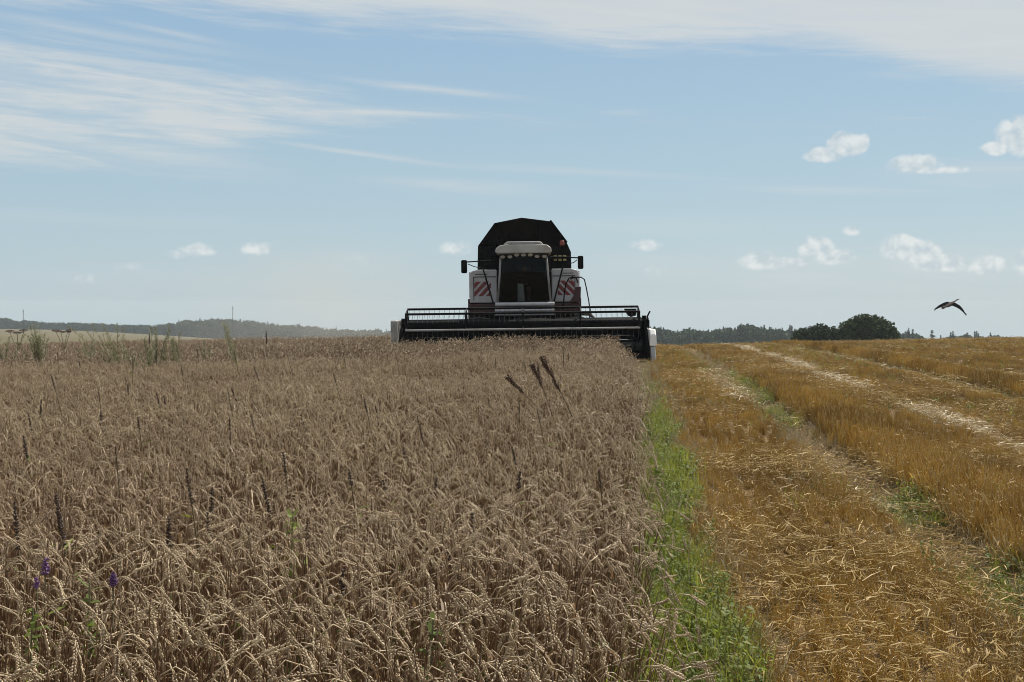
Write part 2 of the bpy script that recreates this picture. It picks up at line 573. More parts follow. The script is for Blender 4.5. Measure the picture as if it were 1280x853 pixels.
M_STEEL = solid('worn_steel', (0.42, 0.41, 0.39), (0.25, 0.23, 0.21), 0.35, 6, 0.8)
M_CHROME = solid('mirror_glass', (0.5, 0.5, 0.5), rough=0.12, metal=1.0)
M_SEAT = solid('seat_cloth', (0.03, 0.03, 0.035), rough=0.9)
M_SKIN = solid('skin', (0.30, 0.16, 0.11), rough=0.55)
M_SHIRT = solid('shirt', (0.07, 0.04, 0.035), rough=0.9)
M_HAIR = solid('hair', (0.02, 0.014, 0.01), rough=0.8)
M_FEATHERS_W = solid('white_feather', (0.10, 0.08, 0.075), rough=0.9, scale=8, spec=0.0)
M_FEATHERS_B = solid('black_feather', (0.006, 0.006, 0.006), rough=0.9, scale=8, spec=0.0)
M_BEAK = solid('red_beak', (0.35, 0.07, 0.03), rough=0.5)

M_GLASS = bpy.data.materials.new('tinted_glass')
M_GLASS.use_nodes = True
N = NT(M_GLASS.node_tree)
o_ = N.n('ShaderNodeOutputMaterial')
tr_ = N.n('ShaderNodeBsdfTransparent')
tr_.inputs[0].default_value = (0.42, 0.46, 0.45, 1)
gl_ = N.n('ShaderNodeBsdfGlossy')
gl_.inputs['Roughness'].default_value = 0.06
fr_ = N.n('ShaderNodeFresnel')
fr_.inputs[0].default_value = 1.45
mx_ = N.n('ShaderNodeMixShader')
N.put(mx_.inputs[0], N.m('MULTIPLY', fr_.outputs[0], 0.28))
N.link(tr_.outputs[0], mx_.inputs[1])
N.link(gl_.outputs[0], mx_.inputs[2])
N.link(mx_.outputs[0], o_.inputs['Surface'])

# ground: soil and chaff near, dry grass fields far away
M_GROUND = bpy.data.materials.new('field_ground')
M_GROUND.use_nodes = True
N = NT(M_GROUND.node_tree)
o_ = N.n('ShaderNodeOutputMaterial')
p_ = N.n('ShaderNodeBsdfPrincipled')
g_ = N.n('ShaderNodeNewGeometry')
sp_ = N.n('ShaderNodeSeparateXYZ')
N.link(g_.outputs['Position'], sp_.inputs[0])
x_, y_ = sp_.outputs[0], sp_.outputs[1]
pos_ = g_.outputs['Position']
soil = N.mix(N.smooth(N.noise(pos_, 3.0, 5, 0.65), 0.35, 0.65), (0.085, 0.055, 0.032), (0.17, 0.105, 0.05))
chaff = N.mix(N.smooth(N.noise(pos_, 45.0, 5, 0.75), 0.40, 0.60), (0.055, 0.034, 0.017), (0.20, 0.125, 0.048))
u_ = N.m('SUBTRACT', x_, N.m('ADD', 0.05, N.m('MULTIPLY', y_, 0.10)))
stubside = N.smooth(u_, 0.3, 0.8)
nearc = N.mix(stubside, soil, chaff)
fld = N.noise(N.comb(N.m('MULTIPLY', x_, 0.010), N.m('MULTIPLY', y_, 0.035)), 1.0, 4, 0.6)
farc = N.mix(N.smooth(fld, 0.38, 0.62), (0.115, 0.085, 0.046), (0.08, 0.072, 0.034))
fine_ = N.noise(pos_, 0.9, 5, 0.7)
farc = N.mix(N.m('MULTIPLY', N.smooth(fine_, 0.40, 0.75), 0.5), farc, (0.15, 0.125, 0.06))
colg = N.mix(N.smooth(y_, 70, 110), nearc, farc)
N.link(colg, p_.inputs['Base Color'])
p_.inputs['Roughness'].default_value = 0.95
p_.inputs['Specular IOR Level'].default_value = 0.1
b_ = N.n('ShaderNodeBump')
b_.inputs['Strength'].default_value = 0.7
b_.inputs['Distance'].default_value = 0.03
N.link(N.noise(pos_, 22.0, 6, 0.7), b_.inputs['Height'])
N.link(b_.outputs[0], p_.inputs['Normal'])
N.link(p_.outputs[0], o_.inputs['Surface'])

# ------------------------------------------------------------------ ground
s_ = np.linspace(-1, 1, 321)
xs = 14 * s_ + 2486 * np.sign(s_) * np.abs(s_) ** 5 * 0.7
ys = np.concatenate([np.linspace(-300, -12, 14), np.linspace(-8, 0, 9)[:-1], np.linspace(0, 60, 301)[:-1], np.geomspace(60, 2200, 150)])
X, Y = np.meshgrid(xs, ys)
Z = ground(X, np.maximum(Y, 0.0))
nv, nu = X.shape
gv = np.stack([X.ravel(), Y.ravel(), Z.ravel()], 1)
ii = np.arange((nv - 1) * nu).reshape(nv - 1, nu)[:, :-1].ravel()
gf = np.stack([ii, ii + 1, ii + nu + 1, ii + nu], 1)
gme = np_mesh('ground', gv, gf, M_GROUND)
gme.polygons.foreach_set('use_smooth', [True] * len(gf))
gobj = bpy.data.objects.new('ground', gme)
COL.objects.link(gobj)
tag(gobj, 'gently rolling farm ground under the wheat, the stubble and the far fields', kind='structure')

# haze: even air round the whole scene
hz = MB()
hz.box(-1950, 1950, -320, 2250, -95, 7.5)
M_HAZE = bpy.data.materials.new('haze_air')
M_HAZE.use_nodes = True
N = NT(M_HAZE.node_tree)
o_ = N.n('ShaderNodeOutputMaterial')
pv = N.n('ShaderNodeVolumePrincipled')
pv.inputs['Color'].default_value = (0.72, 0.80, 0.84, 1)
pv.inputs['Density'].default_value = 0.0002
pv.inputs['Anisotropy'].default_value = 0.0
N.link(pv.outputs[0], o_.inputs['Volume'])
hzo = hz.build('haze', M_HAZE)
tag(hzo, 'thin summer haze between the field and the far woods', kind='stuff')


# the faint dust the machine trails on its far side
dm = MB()
dm.blob((-8.0, 50.0, -3.2), (0, 0, 1), 8.4, 7.5, 9.0, (1, 0, 0), 24, 0,
        tuple((0.5 - 0.5 * math.cos(math.pi * k / 12), math.sin(math.pi * k / 12)) for k in range(1, 12)))
M_DUST = bpy.data.materials.new('dust_air')
M_DUST.use_nodes = True
N = NT(M_DUST.node_tree)
o_ = N.n('ShaderNodeOutputMaterial')
pv = N.n('ShaderNodeVolumePrincipled')
pv.inputs['Color'].default_value = (0.86, 0.78, 0.68, 1)
gd = N.n('ShaderNodeNewGeometry')
dvec = N.n('ShaderNodeVectorMath', operation='SUBTRACT')
N.link(gd.outputs['Position'], dvec.inputs[0])
dvec.inputs[1].default_value = (-8.0, 50.0, 1.0)
dsc = N.n('ShaderNodeVectorMath', operation='MULTIPLY')
N.link(dvec.outputs[0], dsc.inputs[0])
dsc.inputs[1].default_value = (1 / 7.5, 1 / 9.0, 1 / 4.2)
dln = N.n('ShaderNodeVectorMath', operation='LENGTH')
N.link(dsc.outputs[0], dln.inputs[0])
dens_ = N.m('MULTIPLY', N.smooth(N.m('SUBTRACT', 1.0, dln.outputs['Value']), 0.0, 0.8), N.smooth(N.noise(gd.outputs['Position'], 0.3, 3), 0.25, 0.75))
N.put(pv.inputs['Density'], N.m('MULTIPLY', dens_, 0.042))
N.link(pv.outputs[0], o_.inputs['Volume'])
dust = dm.build('dust_cloud', M_DUST)
tag(dust, 'faint tan dust drifting behind the left end of the header', kind='stuff')


# ------------------------------------------------------------------ scattering on geometry nodes (stuff only)
def lib(name, meshes):
    c = bpy.data.collections.new(name)
    for i, me in enumerate(meshes):
        c.objects.link(bpy.data.objects.new('%s_%03d' % (name, i), me))
    return c


def scatter(name, pts, rot, scl, idx, coll, label, kind='stuff'):
    me = bpy.data.meshes.new(name)
    n = len(pts)
    me.vertices.add(n)
    me.vertices.foreach_set('co', np.asarray(pts, np.float32).ravel())
    a = me.attributes.new('rot', 'FLOAT_VECTOR', 'POINT')
    a.data.foreach_set('vector', np.asarray(rot, np.float32).ravel())
    a = me.attributes.new('scl', 'FLOAT', 'POINT')
    a.data.foreach_set('value', np.asarray(scl, np.float32))
    a = me.attributes.new('idx', 'INT', 'POINT')
    a.data.foreach_set('value', np.asarray(idx, np.int32))
    o = bpy.data.objects.new(name, me)
    COL.objects.link(o)
    ng = bpy.data.node_groups.new(name, 'GeometryNodeTree')
    ng.interface.new_socket('Geometry', in_out='INPUT', socket_type='NodeSocketGeometry')
    ng.interface.new_socket('Geometry', in_out='OUTPUT', socket_type='NodeSocketGeometry')
    gi = ng.nodes.new('NodeGroupInput')
    go = ng.nodes.new('NodeGroupOutput')
    ci = ng.nodes.new('GeometryNodeCollectionInfo')
    ci.inputs['Collection'].default_value = coll
    ci.inputs['Separate Children'].default_value = True
    ci.inputs['Reset Children'].default_value = True
    iop = ng.nodes.new('GeometryNodeInstanceOnPoints')
    iop.inputs['Pick Instance'].default_value = True

    def attr(nm, typ):
        nd = ng.nodes.new('GeometryNodeInputNamedAttribute')
        nd.data_type = typ
        nd.inputs['Name'].default_value = nm
        return nd.outputs['Attribute']
    e2r = ng.nodes.new('FunctionNodeEulerToRotation')
    ng.links.new(attr('rot', 'FLOAT_VECTOR'), e2r.inputs[0])
    ng.links.new(gi.outputs[0], iop.inputs['Points'])
    ng.links.new(ci.outputs[0], iop.inputs['Instance'])
    ng.links.new(attr('idx', 'INT'), iop.inputs['Instance Index'])
    ng.links.new(e2r.outputs[0], iop.inputs['Rotation'])
    ng.links.new(attr('scl', 'FLOAT'), iop.inputs['Scale'])
    ng.links.new(iop.outputs[0], go.inputs[0])
    md = o.modifiers.new('scatter', 'NODES')
    md.node_group = ng
    tag(o, label, kind=kind)
    return o


# ------------------------------------------------------------------ wheat
R = random.Random(11)


def stalk_path(h, lean, bend, nst, near, rr):
    """points of stem then ear, in the XZ plane with a little wobble"""
    L = h
    ear = 0.080 * rr.uniform(0.8, 1.2)
    neck = rr.uniform(0.07, 0.15)
    ss = [L * (i / nst) ** 0.55 for i in range(nst + 1)]
    ne = near
    ss2 = [L + ear * (i + 1) / ne for i in range(ne)]
    allp, s0 = [], 0.0
    p = Vector((0, 0, 0))
    wob = rr.uniform(-0.03, 0.03)
    out_pts, tans = [], []
    sub = 4
    for s in ss + ss2:
        for k in range(sub):
            sm = s0 + (s - s0) * (k + 0.5) / sub
            a = (sm - (L - neck)) / (neck + ear * 0.2)
            a = max(0.0, min(1.0, a))
            a = a * a * (3 - 2 * a)
            th = lean * (sm / L) + bend * a
            t = Vector((math.sin(th), wob * math.sin(sm * 7), math.cos(th)))
            p = p + t * ((s - s0) / sub)
        s0 = s
        out_pts.append(p.copy())
        th = lean * (s / L) + bend * max(0, min(1, (s - (L - neck)) / (neck + ear * .2)))
        tans.append(Vector((math.sin(th), 0, math.cos(th))))
    return out_pts[:nst + 1], out_pts[nst:], tans[nst:], ear


def add_ear(mb, pts, tans, ear, rr, lod, mi):
    tw = rr.uniform(0, math.pi)
    nsp = 18 if lod == 0 else (12 if lod == 1 else 0)
    if lod == 2:
        mb.tube(pts, [0.003] + [0.0054] * (len(pts) - 2) + [0.002], 4, mi, cap=False)
        return
    for i in range(nsp):
        q = i / nsp * (len(pts) - 1)
        k = min(int(q), len(pts) - 2)
        fr = q - k
        p = pts[k].lerp(pts[k + 1], fr)
        t = (pts[k + 1] - pts[k]).normalized()
        b = Vector((0, 1, 0))
        n = b.cross(t)
        w = n * math.cos(tw) + b * math.sin(tw)
        sg = 1 if i % 2 else -1
        size = (1.15 if 0.1 < i / nsp < 0.8 else 0.85) * (1.0 if lod == 0 else 1.25) * rr.uniform(0.75, 1.2)
        d = t * 0.85 + w * (sg * rr.uniform(0.24, 0.45)) + Vector((rr.uniform(-.2, .2), rr.uniform(-.2, .2), rr.uniform(-.2, .2)))
        if lod == 0:
            mb.blob(p + w * (sg * 0.002), d, 0.0130 * size, 0.0026 * size, 0.0033 * size, w, 6, mi, ((0.22, 0.9), (0.6, 0.8)))
        else:
            mb.blob(p + w * (sg * 0.002), d, 0.012 * size, 0.0032 * size, 0.0038 * size, w, 4, mi)


def add_dryleaf(mb, base, az, rr, mi, L=None, w=0.0045):
    L = L or rr.uniform(0.10, 0.2)
    pts, ws = [], []
    th = rr.uniform(0.3, 0.8)
    dth = rr.uniform(1.2, 2.6)
    p = Vector(base)
    n = 5
    for i in range(n + 1):
        a = th + dth * i / n
        pts.append(p.copy())
        ws.append(w * (1 - (i / n) ** 2) + 0.0006)
        p = p + Vector((math.cos(az) * math.sin(a), math.sin(az) * math.sin(a), math.cos(a))) * (L / n)
    mb.ribbon(pts, ws, (-math.sin(az), math.cos(az), 0.3), mi)


def wheat_hi(rr):
    """returns stem, ear and leaf builders"""
    stem, ear, leaf = MB(), MB(), MB()
    h = rr.uniform(0.72, 0.92)
    st, ep, et, el = stalk_path(h, rr.uniform(0.0, 0.16), (rr.uniform(0.4, 1.8) if rr.random() < .16 else rr.uniform(2.25, 3.0)), 13, 8, rr)
    stem.tube(st[:12], [0.0019] * 12, 5, 0)
    stem.tube(st[11:], [0.0019] + [0.0018] * (len(st) - 12), 5, 1)
    add_ear(ear, ep, et, el, rr, 0, 0)
    for k in range(1):
        b = st[rr.randint(3, 8)]
        add_dryleaf(leaf, b, rr.uniform(0, 6.28), rr, 0)
    return stem, ear, leaf


def join(dst, src, mi, off=(0, 0, 0), rz=0.0):
    c, s = math.cos(rz), math.sin(rz)
    k0 = len(dst.mi)
    dst.add([(v[0] * c - v[1] * s + off[0], v[0] * s + v[1] * c + off[1], v[2] + off[2]) for v in src.v], src.f, 0)
    dst.mi[k0:] = [q + mi for q in src.mi]


N_HI, N_MID, N_LOW = 34, 26, 20
hi_parts, wheat_meshes = [], []
for i in range(N_HI):
    a, b, c = wheat_hi(R)
    hi_parts.append((a.mesh('wheat_stalk', [M_STRAW, M_NECK], True), b.mesh('ear', M_EAR, True), c.mesh('leaf', M_DRYLEAF)))
    m = MB()
    join(m, a, 0)
    join(m, b, 2)
    join(m, c, 3)
    wheat_meshes.append(m.mesh('wheat_hi', [M_STRAW, M_NECK, M_EAR, M_DRYLEAF], True))
for i in range(N_MID):
    m = MB()
    st, ep, et, el = stalk_path(R.uniform(0.72, 0.92), R.uniform(0.0, 0.18), (R.uniform(.4, 1.8) if R.random() < .16 else R.uniform(2.2, 3.0)), 10, 5, R)
    m.tube(st[:9], [0.0021] * 9, 3, 0, cap=False)
    m.tube(st[8:], [0.0021] * (len(st) - 8), 3, 3, cap=False)
    add_ear(m, ep, et, el, R, 1, 1)
    add_dryleaf(m, st[R.randint(2, 5)], R.uniform(0, 6.28), R, 2, w=0.006)
    wheat_meshes.append(m.mesh('wheat_mid', [M_STRAW, M_EAR, M_DRYLEAF, M_NECK]))
for i in range(N_LOW):
    m = MB()
    for k in range(7):
        q = MB()
        st, ep, et, el = stalk_path(R.uniform(0.68, 0.88), R.uniform(0.0, 0.25), R.choice((R.uniform(.3, 1.3), R.uniform(1.7, 3.0), R.uniform(2.2, 3.0))), 6, 3, R)
        q.tube(st, 0.003, 3, 0, cap=False)
        add_ear(q, ep, et, el, R, 2, 1)
        off = (R.uniform(-.09, .09), R.uniform(-.09, .09), 0)
        rz = R.gauss(0, 0.9)
        c, s = math.cos(rz), math.sin(rz)
        m.add([(v[0] * c - v[1] * s + off[0], v[0] * s + v[1] * c + off[1], v[2]) for v in q.v], q.f, 0)
        m.mi[-len(q.f):] = q.mi
    wheat_meshes.append(m.mesh('wheat_low', [M_STRAW, M_EAR]))
wheat_lib = lib('wheat_lib', wheat_meshes)


def wheat_field(x, y):
    u = x - edge_x(y)
    lim = -0.04 + 0.10 * (fbm(x * 0 + 3, y * 0.9, 21) - 0.5) - 0.44 * smoothstep(y, 15, 32)
    return (u < lim) & ~in_swath(x, y)


def rand_wedge(n, y0, y1, tl, tr):
    """uniform points in the wedge tl*y-1 < x < tr*y+1"""
    y = np.sqrt(rng.uniform(y0 * y0, y1 * y1, n))
    lo, hi = tl * y - 0.5, tr * y + 0.5
    x = rng.uniform(0, 1, n) * (hi - lo) + lo
    return x, y


def wedge_n(dens, y0, y1, tl, tr):
    return int(dens * ((tr - tl) * (y1 * y1 - y0 * y0) / 2 + (y1 - y0)))


P, ROT, SC, ID = [], [], [], []
near_x = near_y = near_rz = near_s = None
for lod, y0, y1, dens in ((0, 1.7, 6.5, 300), (1, 6.5, 17, 260), (1, 17, 24, 200), (2, 24, 36, 44), (2, 36, 62, 30)):
    n = wedge_n(dens, y0, y1, -0.50, 0.14)
    x, y = rand_wedge(n, y0, y1, -0.50, 0.14)
    k = wheat_field(x, y)
    k &= rng.uniform(0, 1, n) < 0.75 + 0.5 * fbm(x * 1.3, y * 1.3, 33)
    x, y = x[k], y[k]
    n = len(x)
    u = x - edge_x(y)
    hn = 0.90 + 0.20 * (fbm(x * 0.45, y * 0.3, 41) - 0.5) + 0.10 * (fbm(x * 2, y * 2, 42) - 0.5)
    # a lodged, lower patch in front of the machine
    patch = np.exp(-((x + 1.5) / 1.7) ** 2 - ((y - 18.0) / 1.9) ** 2)
    patch2 = np.exp(-((x - 0.3) / 2.6) ** 2 - ((y - 27.0) / 1.1) ** 2)
    hn = hn - 0.17 * patch - 0.15 * patch2
    s = hn * rng.uniform(0.88, 1.06, n)
    s = s * np.where(u > -0.12, rng.uniform(0.8, 1.0, n), 1.0)
    rz = rng.normal(-0.2, 0.62, n) + np.pi * (rng.uniform(0, 1, n) < 0.22)
    tilt_x = rng.normal(0.0, 0.04, n)
    tilt_y = rng.normal(0.03, 0.06, n) + np.where(u > -0.35, np.abs(rng.normal(0.02, 0.09, n)), 0)
    pz = ground(x, y) - 0.01
    rot = np.stack([tilt_x, tilt_y, rz], 1)
    base = (0, N_HI, N_HI + N_MID)[lod]
    cnt = (N_HI, N_MID, N_LOW)[lod]
    idx = base + rng.integers(0, cnt, n)
    pts = np.stack([x, y, pz], 1)
    if lod == 0:
        # the 300 stalks that show largest are things of their own
        top = pz + 0.72 * s
        row = HORIZON + (EYE - top) * F / y
        px = 640 + x * F / y
        seen = (row < 900) & (px > -20)
        d = np.hypot(x, y) + np.where(seen, 0, 100)
        order = np.argsort(d)[:300]
        own = np.zeros(n, bool)
        own[order] = True
        IND = (pts[own], rot[own], s[own], idx[own])
        pts, rot, s, idx = pts[~own], rot[~own], s[~own], idx[~own]
    P.append(pts)
    ROT.append(rot)
    SC.append(s)
    ID.append(idx)
scatter('wheat_crop', np.concatenate(P), np.concatenate(ROT), np.concatenate(SC), np.concatenate(ID), wheat_lib,
        'dense ripe brown wheat crop with nodding ears filling the left of the field')

protos = {}
for p, r, s, i in zip(*IND):
    i = int(i)
    if i not in protos:
        a = bpy.data.objects.new('wheat_stalk', hi_parts[i][0])
        tag(a, 'ripe wheat stalk with drooping ear at the near edge of the standing crop', 'wheat', 'wheat stalks nearest the camera')
        b = bpy.data.objects.new('ear', hi_parts[i][1])
        c = bpy.data.objects.new('leaf', hi_parts[i][2])
        protos[i] = (a, b, c)
    else:
        a, b, c = (q.copy() for q in protos[i])
    for q in (a, b, c):
        COL.objects.link(q)
    b.parent = a
    c.parent = a
    a.location = p
    a.rotation_euler = r
    a.scale = (s, s, s)

# ------------------------------------------------------------------ stubble, straw and green growth on the cut ground
stub_meshes = []
N_S1, N_S2 = 12, 10
for i in range(N_S1):
    m = MB()
    for k in range(10):
        x, y = R.gauss(0, 0.022), R.uniform(-0.05, 0.05)
        h = R.uniform(0.06, 0.17)
        lx, ly = R.gauss(0, 0.03), R.gauss(0, 0.03)
        m.tube([(x, y, -0.02), (x + lx, y + ly, h)], [0.0026, 0.0023], 4, 0 if R.random() < .8 else 1, cap=True)
    for k in range(2):
        add_dryleaf(m, (R.uniform(-.02, .02), R.uniform(-.05, .05), R.uniform(0.02, 0.08)), R.uniform(0, 6.28), R, 0, R.uniform(.04, .10), 0.003)
    stub_meshes.append(m.mesh('stub_near', [M_STUB, M_STUBTOP]))
for i in range(N_S2):
    m = MB()
    for k in range(26):
        x, y = R.gauss(0, 0.02), R.uniform(-0.16, 0.16)
        h = R.uniform(0.08, 0.17)
        m.tube([(x, y, -0.02), (x + R.gauss(0, .02), y + R.gauss(0, .02), h)], 0.0034, 3, 0 if R.random() < .8 else 1, cap=False)
    stub_meshes.append(m.mesh('stub_far', [M_STUB, M_STUBTOP]))
stub_lib = lib('stub_lib', stub_meshes)
TRACKS = ((2.1, 0.19), (4.05, 0.13), (6.0, 0.24), (7.6, 0.22), (10.5, 0.28))


def track_clear(u, y):
    """1 where stubble stands, 0 in the wheel tracks"""
    k = np.ones_like(u)
    for uu, w in TRACKS:
        c = uu + 0.10 * (fbm(y * 0.35, y * 0 + uu, 51) - 0.5)
        k = np.minimum(k, smoothstep(np.abs(u - c), w * 0.75, w * 1.25))
    return k


P, ROT, SC, ID = [], [], [], []
RA = math.atan(0.10)
for lod, y0, y1, dens in ((0, 3.0, 13, 185), (1, 13, 30, 46), (1, 30, 62, 28)):
    n = wedge_n(dens, y0, y1, 0.09, 0.50)
    x, y = rand_wedge(n, y0, y1, 0.09, 0.50)
    u = x - edge_x(y)
    # drill rows along the driving direction
    sp = 0.14
    u2 = np.round(u / sp) * sp + rng.normal(0, 0.024, n)
    x = x + (u2 - u)
    u = u2
    k = (u > 0.37 + 0.22 * (fbm(y * 0.8, y * 0 + 1, 61) - 0.5))
    k &= rng.uniform(0, 1, n) < track_clear(u, y) * (0.80 + 0.35 * fbm(x * 1.1, y * 1.1, 62))
    x, y, u = x[k], y[k], u[k]
    n = len(x)
    band = fbm(u * 0.9, y * 1.5, 63)
    s = (0.50 + 0.46 * band) * rng.uniform(0.85, 1.15, n)
    s = s * (1 + 0.95 * smoothstep(u, 2.2, 2.35) * smoothstep(u, 3.6, 2.6) * smoothstep(y, 30, 18) + 0.8 * smoothstep(u, 6.15, 6.3) * smoothstep(u, 7.3, 6.7))
    rot = np.stack([rng.normal(0, .09, n), rng.normal(0, .09, n), -RA + rng.normal(0, 0.12, n) + np.pi * rng.integers(0, 2, n)], 1)
    P.append(np.stack([x, y, ground(x, y)], 1))
    ROT.append(rot)
    SC.append(s)
    ID.append((0 if lod == 0 else N_S1) + rng.integers(0, N_S1 if lod == 0 else N_S2, n))
# cut ground behind the header
n = 2500
x = rng.uniform(HX - 3.3, HX + 3.6, n)
y = rng.uniform(CUT_Y + 1.2, 60, n)
P.append(np.stack([x, y, ground(x, y)], 1))
ROT.append(np.stack([x * 0, x * 0, rng.uniform(0, 6.28, n)], 1))
SC.append(rng.uniform(.8, 1.2, n))
ID.append(N_S1 + rng.integers(0, N_S2, n))
scatter('stubble', np.concatenate(P), np.concatenate(ROT), np.concatenate(SC), np.concatenate(ID), stub_lib,
        'golden brown stubble standing in drill rows on the cut side of the field')

lit_meshes = []
N_L1, N_L2 = 10, 8
for i in range(N_L1 + N_L2):
    m = MB()
    pale = i >= N_L1
    for k in range(24 if not pale else 24):
        L = R.choice((R.uniform(0.03, 0.10), R.uniform(0.03, .12), R.uniform(0.05, 0.17))) if not pale else R.uniform(0.04, 0.16)
        az = R.uniform(0, 6.28)
        p0 = Vector((R.gauss(0, .12), R.gauss(0, .12), R.uniform(0.01, 0.06 if pale else 0.10)))
        d = Vector((math.cos(az), math.sin(az), R.gauss(0, .14)))
        q = p0 + d * L * 0.5 + Vector((R.gauss(0, .008), R.gauss(0, .008), R.gauss(0, .008)))
        wdt = R.uniform(0.0014, 0.0026)
        if R.random() < .45:
            m.ribbon([p0, q, p0 + d * L], [wdt * .7, wdt * 1.3, wdt * .5], (-d.y, d.x, R.uniform(-.8, .8)))
        else:
            m.tube([p0, q, p0 + d * L], wdt, 4, 0, cap=False)
    lit_meshes.append(m.mesh('litter', M_PALE if pale else M_LITTER))
lit_lib = lib('lit_lib', lit_meshes)
P, ROT, SC, ID = [], [], [], []
for y0, y1, dens in ((3.0, 12, 33), (12, 30, 16), (30, 60, 7)):
    n = wedge_n(dens, y0, y1, 0.09, 0.50)
    x, y = rand_wedge(n, y0, y1, 0.09, 0.50)
    u = x - edge_x(y)
    k = u > 0.5
    tr = 1 - track_clear(u, y)
    k &= rng.uniform(0, 1, n) < smoothstep(fbm(x * 0.5, y * 0.9, 71), 0.46, 0.60) * 1.0 + 0.20 * tr + 0.05
    x, y = x[k], y[k]
    n = len(x)
    P.append(np.stack([x, y, ground(x, y) + 0.03 + 0.05 * rng.uniform(0, 1, n)], 1))
    ROT.append(np.stack([rng.normal(0, .1, n), rng.normal(0, .1, n), rng.uniform(0, 6.28, n)], 1))
    SC.append(rng.uniform(.7, 1.3, n))
    ID.append(rng.integers(0, N_L1, n))
# pale straw lines left in the wheel tracks
for uu, w, per_m, y0, y1, f0 in ((4.05, 0.085, 15, 8, 60, 0.38), (2.0, 0.30, 6, 4.5, 12, 0.50), (5.9, 0.2, 4, 12, 60, 0.55), (1.75, 0.18, 8, 19, 27, 0.3)):
    n = int(per_m * (y1 - y0))
    y = rng.uniform(y0, y1, n)
    u = uu + rng.normal(0, w, n) + 0.12 * (fbm(y * 0.5, y * 0, 72) - 0.5)
    k = fbm(y * 0.45, y * 0 + uu, 73) > f0
    y, u = y[k], u[k]
    x = edge_x(y) + u
    n = len(x)
    P.append(np.stack([x, y, ground(x, y) + 0.02 + 0.06 * rng.uniform(0, 1, n)], 1))
    ROT.append(np.stack([rng.normal(0, .12, n), rng.normal(0, .12, n), rng.uniform(0, 6.28, n)], 1))
    SC.append(rng.uniform(.8, 1.25, n))
    ID.append(N_L1 + rng.integers(0, N_L2, n))
scatter('loose_straw', np.concatenate(P), np.concatenate(ROT), np.concatenate(SC), np.concatenate(ID), lit_lib,
        'loose broken straw lying on the stubble and along the wheel tracks')

gr_meshes = []
N_G, N_W = 10, 10
for i in range(N_G):
    m = MB()
    for k in range(16):
        az = R.uniform(0, 6.28)
        L = R.uniform(0.12, 0.34)
        th, dth = R.uniform(0.02, 0.4), R.uniform(0.4, 1.7)
        p = Vector((R.gauss(0, .03), R.gauss(0, .03), -0.01))
        pts, ws = [], []
        for j in range(6):
            a = th + dth * (j / 5) ** 1.5
            pts.append(p.copy())
            ws.append(0.0032 * (1 - (j / 5) ** 1.6) + 0.0003)
            p = p + Vector((math.cos(az) * math.sin(a), math.sin(az) * math.sin(a), math.cos(a))) * L / 5
        m.ribbon(pts, ws, (-math.sin(az), math.cos(az), 0))
    gr_meshes.append(m.mesh('grass_tuft', M_GRASS))
for i in range(N_W):
    m = MB()
    for k in range(4):
        az = R.uniform(0, 6.28)
        H = R.uniform(0.12, 0.32)
        lean = R.uniform(0.1, 0.5)
        b = Vector((R.gauss(0, .03), R.gauss(0, .03), 0))
        tip = b + Vector((math.cos(az) * lean * H, math.sin(az) * lean * H, H))
        m.tube([b, b.lerp(tip, .5) + Vector((0, 0, .01)), tip], 0.002, 4, 0, cap=False)
        for j in range(9):
            f = R.uniform(0.2, 1.0)
            p = b.lerp(tip, f)
            la = R.uniform(0, 6.28)
            LL = R.uniform(0.03, 0.065) * (1.3 - f * 0.5)
            el = R.uniform(-0.3, 0.7)
            d = Vector((math.cos(la) * math.cos(el), math.sin(la) * math.cos(el), math.sin(el)))
            sd = Vector((-math.sin(la), math.cos(la), R.uniform(-.3, .3)))
            m.ribbon([p, p + d * LL * .35, p + d * LL * .7 - Vector((0, 0, .004)), p + d * LL - Vector((0, 0, .012))],
                     [0.001, LL * .22, LL * .18, 0.0005], sd, 1)
    gr_meshes.append(m.mesh('leafy_weed', [M_GRASS, M_LEAF]))
N_D = 8
M_DRYGRASS = organic('dry_grass', (0.30, 0.25, 0.15), (0.17, 0.13, 0.075), 0.3, 0.6, 8, spec=0.15)
for i in range(N_D):
    m = MB()
    for k in range(20):
        az = R.uniform(0, 6.28)
        L = R.uniform(0.10, 0.30)
        th, dth = R.uniform(0.05, 0.7), R.uniform(0.2, 1.6)
        p = Vector((R.gauss(0, .05), R.gauss(0, .05), -0.01))
        pts, ws = [], []
        for j in range(5):
            a = th + dth * (j / 4) ** 1.5
            pts.append(p.copy())
            ws.append(0.0022 * (1 - (j / 4) ** 1.6) + 0.0003)
            p = p + Vector((math.cos(az) * math.sin(a), math.sin(az) * math.sin(a), math.cos(a))) * L / 4
        m.ribbon(pts, ws, (-math.sin(az), math.cos(az), 0))
    gr_meshes.append(m.mesh('dry_tuft', M_DRYGRASS))
gr_lib = lib('green_lib', gr_meshes)
P, ROT, SC, ID = [], [], [], []


def green(x, y, s, weed_p, zoff=0.0):
    n = len(x)
    if n == 0:
        return
    P.append(np.stack([x, y, ground(x, y) + zoff], 1))
    ROT.append(np.stack([rng.normal(0, .15, n), rng.normal(0, .15, n), rng.uniform(0, 6.28, n)], 1))
    SC.append(s * rng.uniform(.75, 1.25, n))
    w = rng.uniform(0, 1, n) < weed_p
    ID.append(np.where(w, N_G + rng.integers(0, N_W, n), rng.integers(0, N_G, n)))


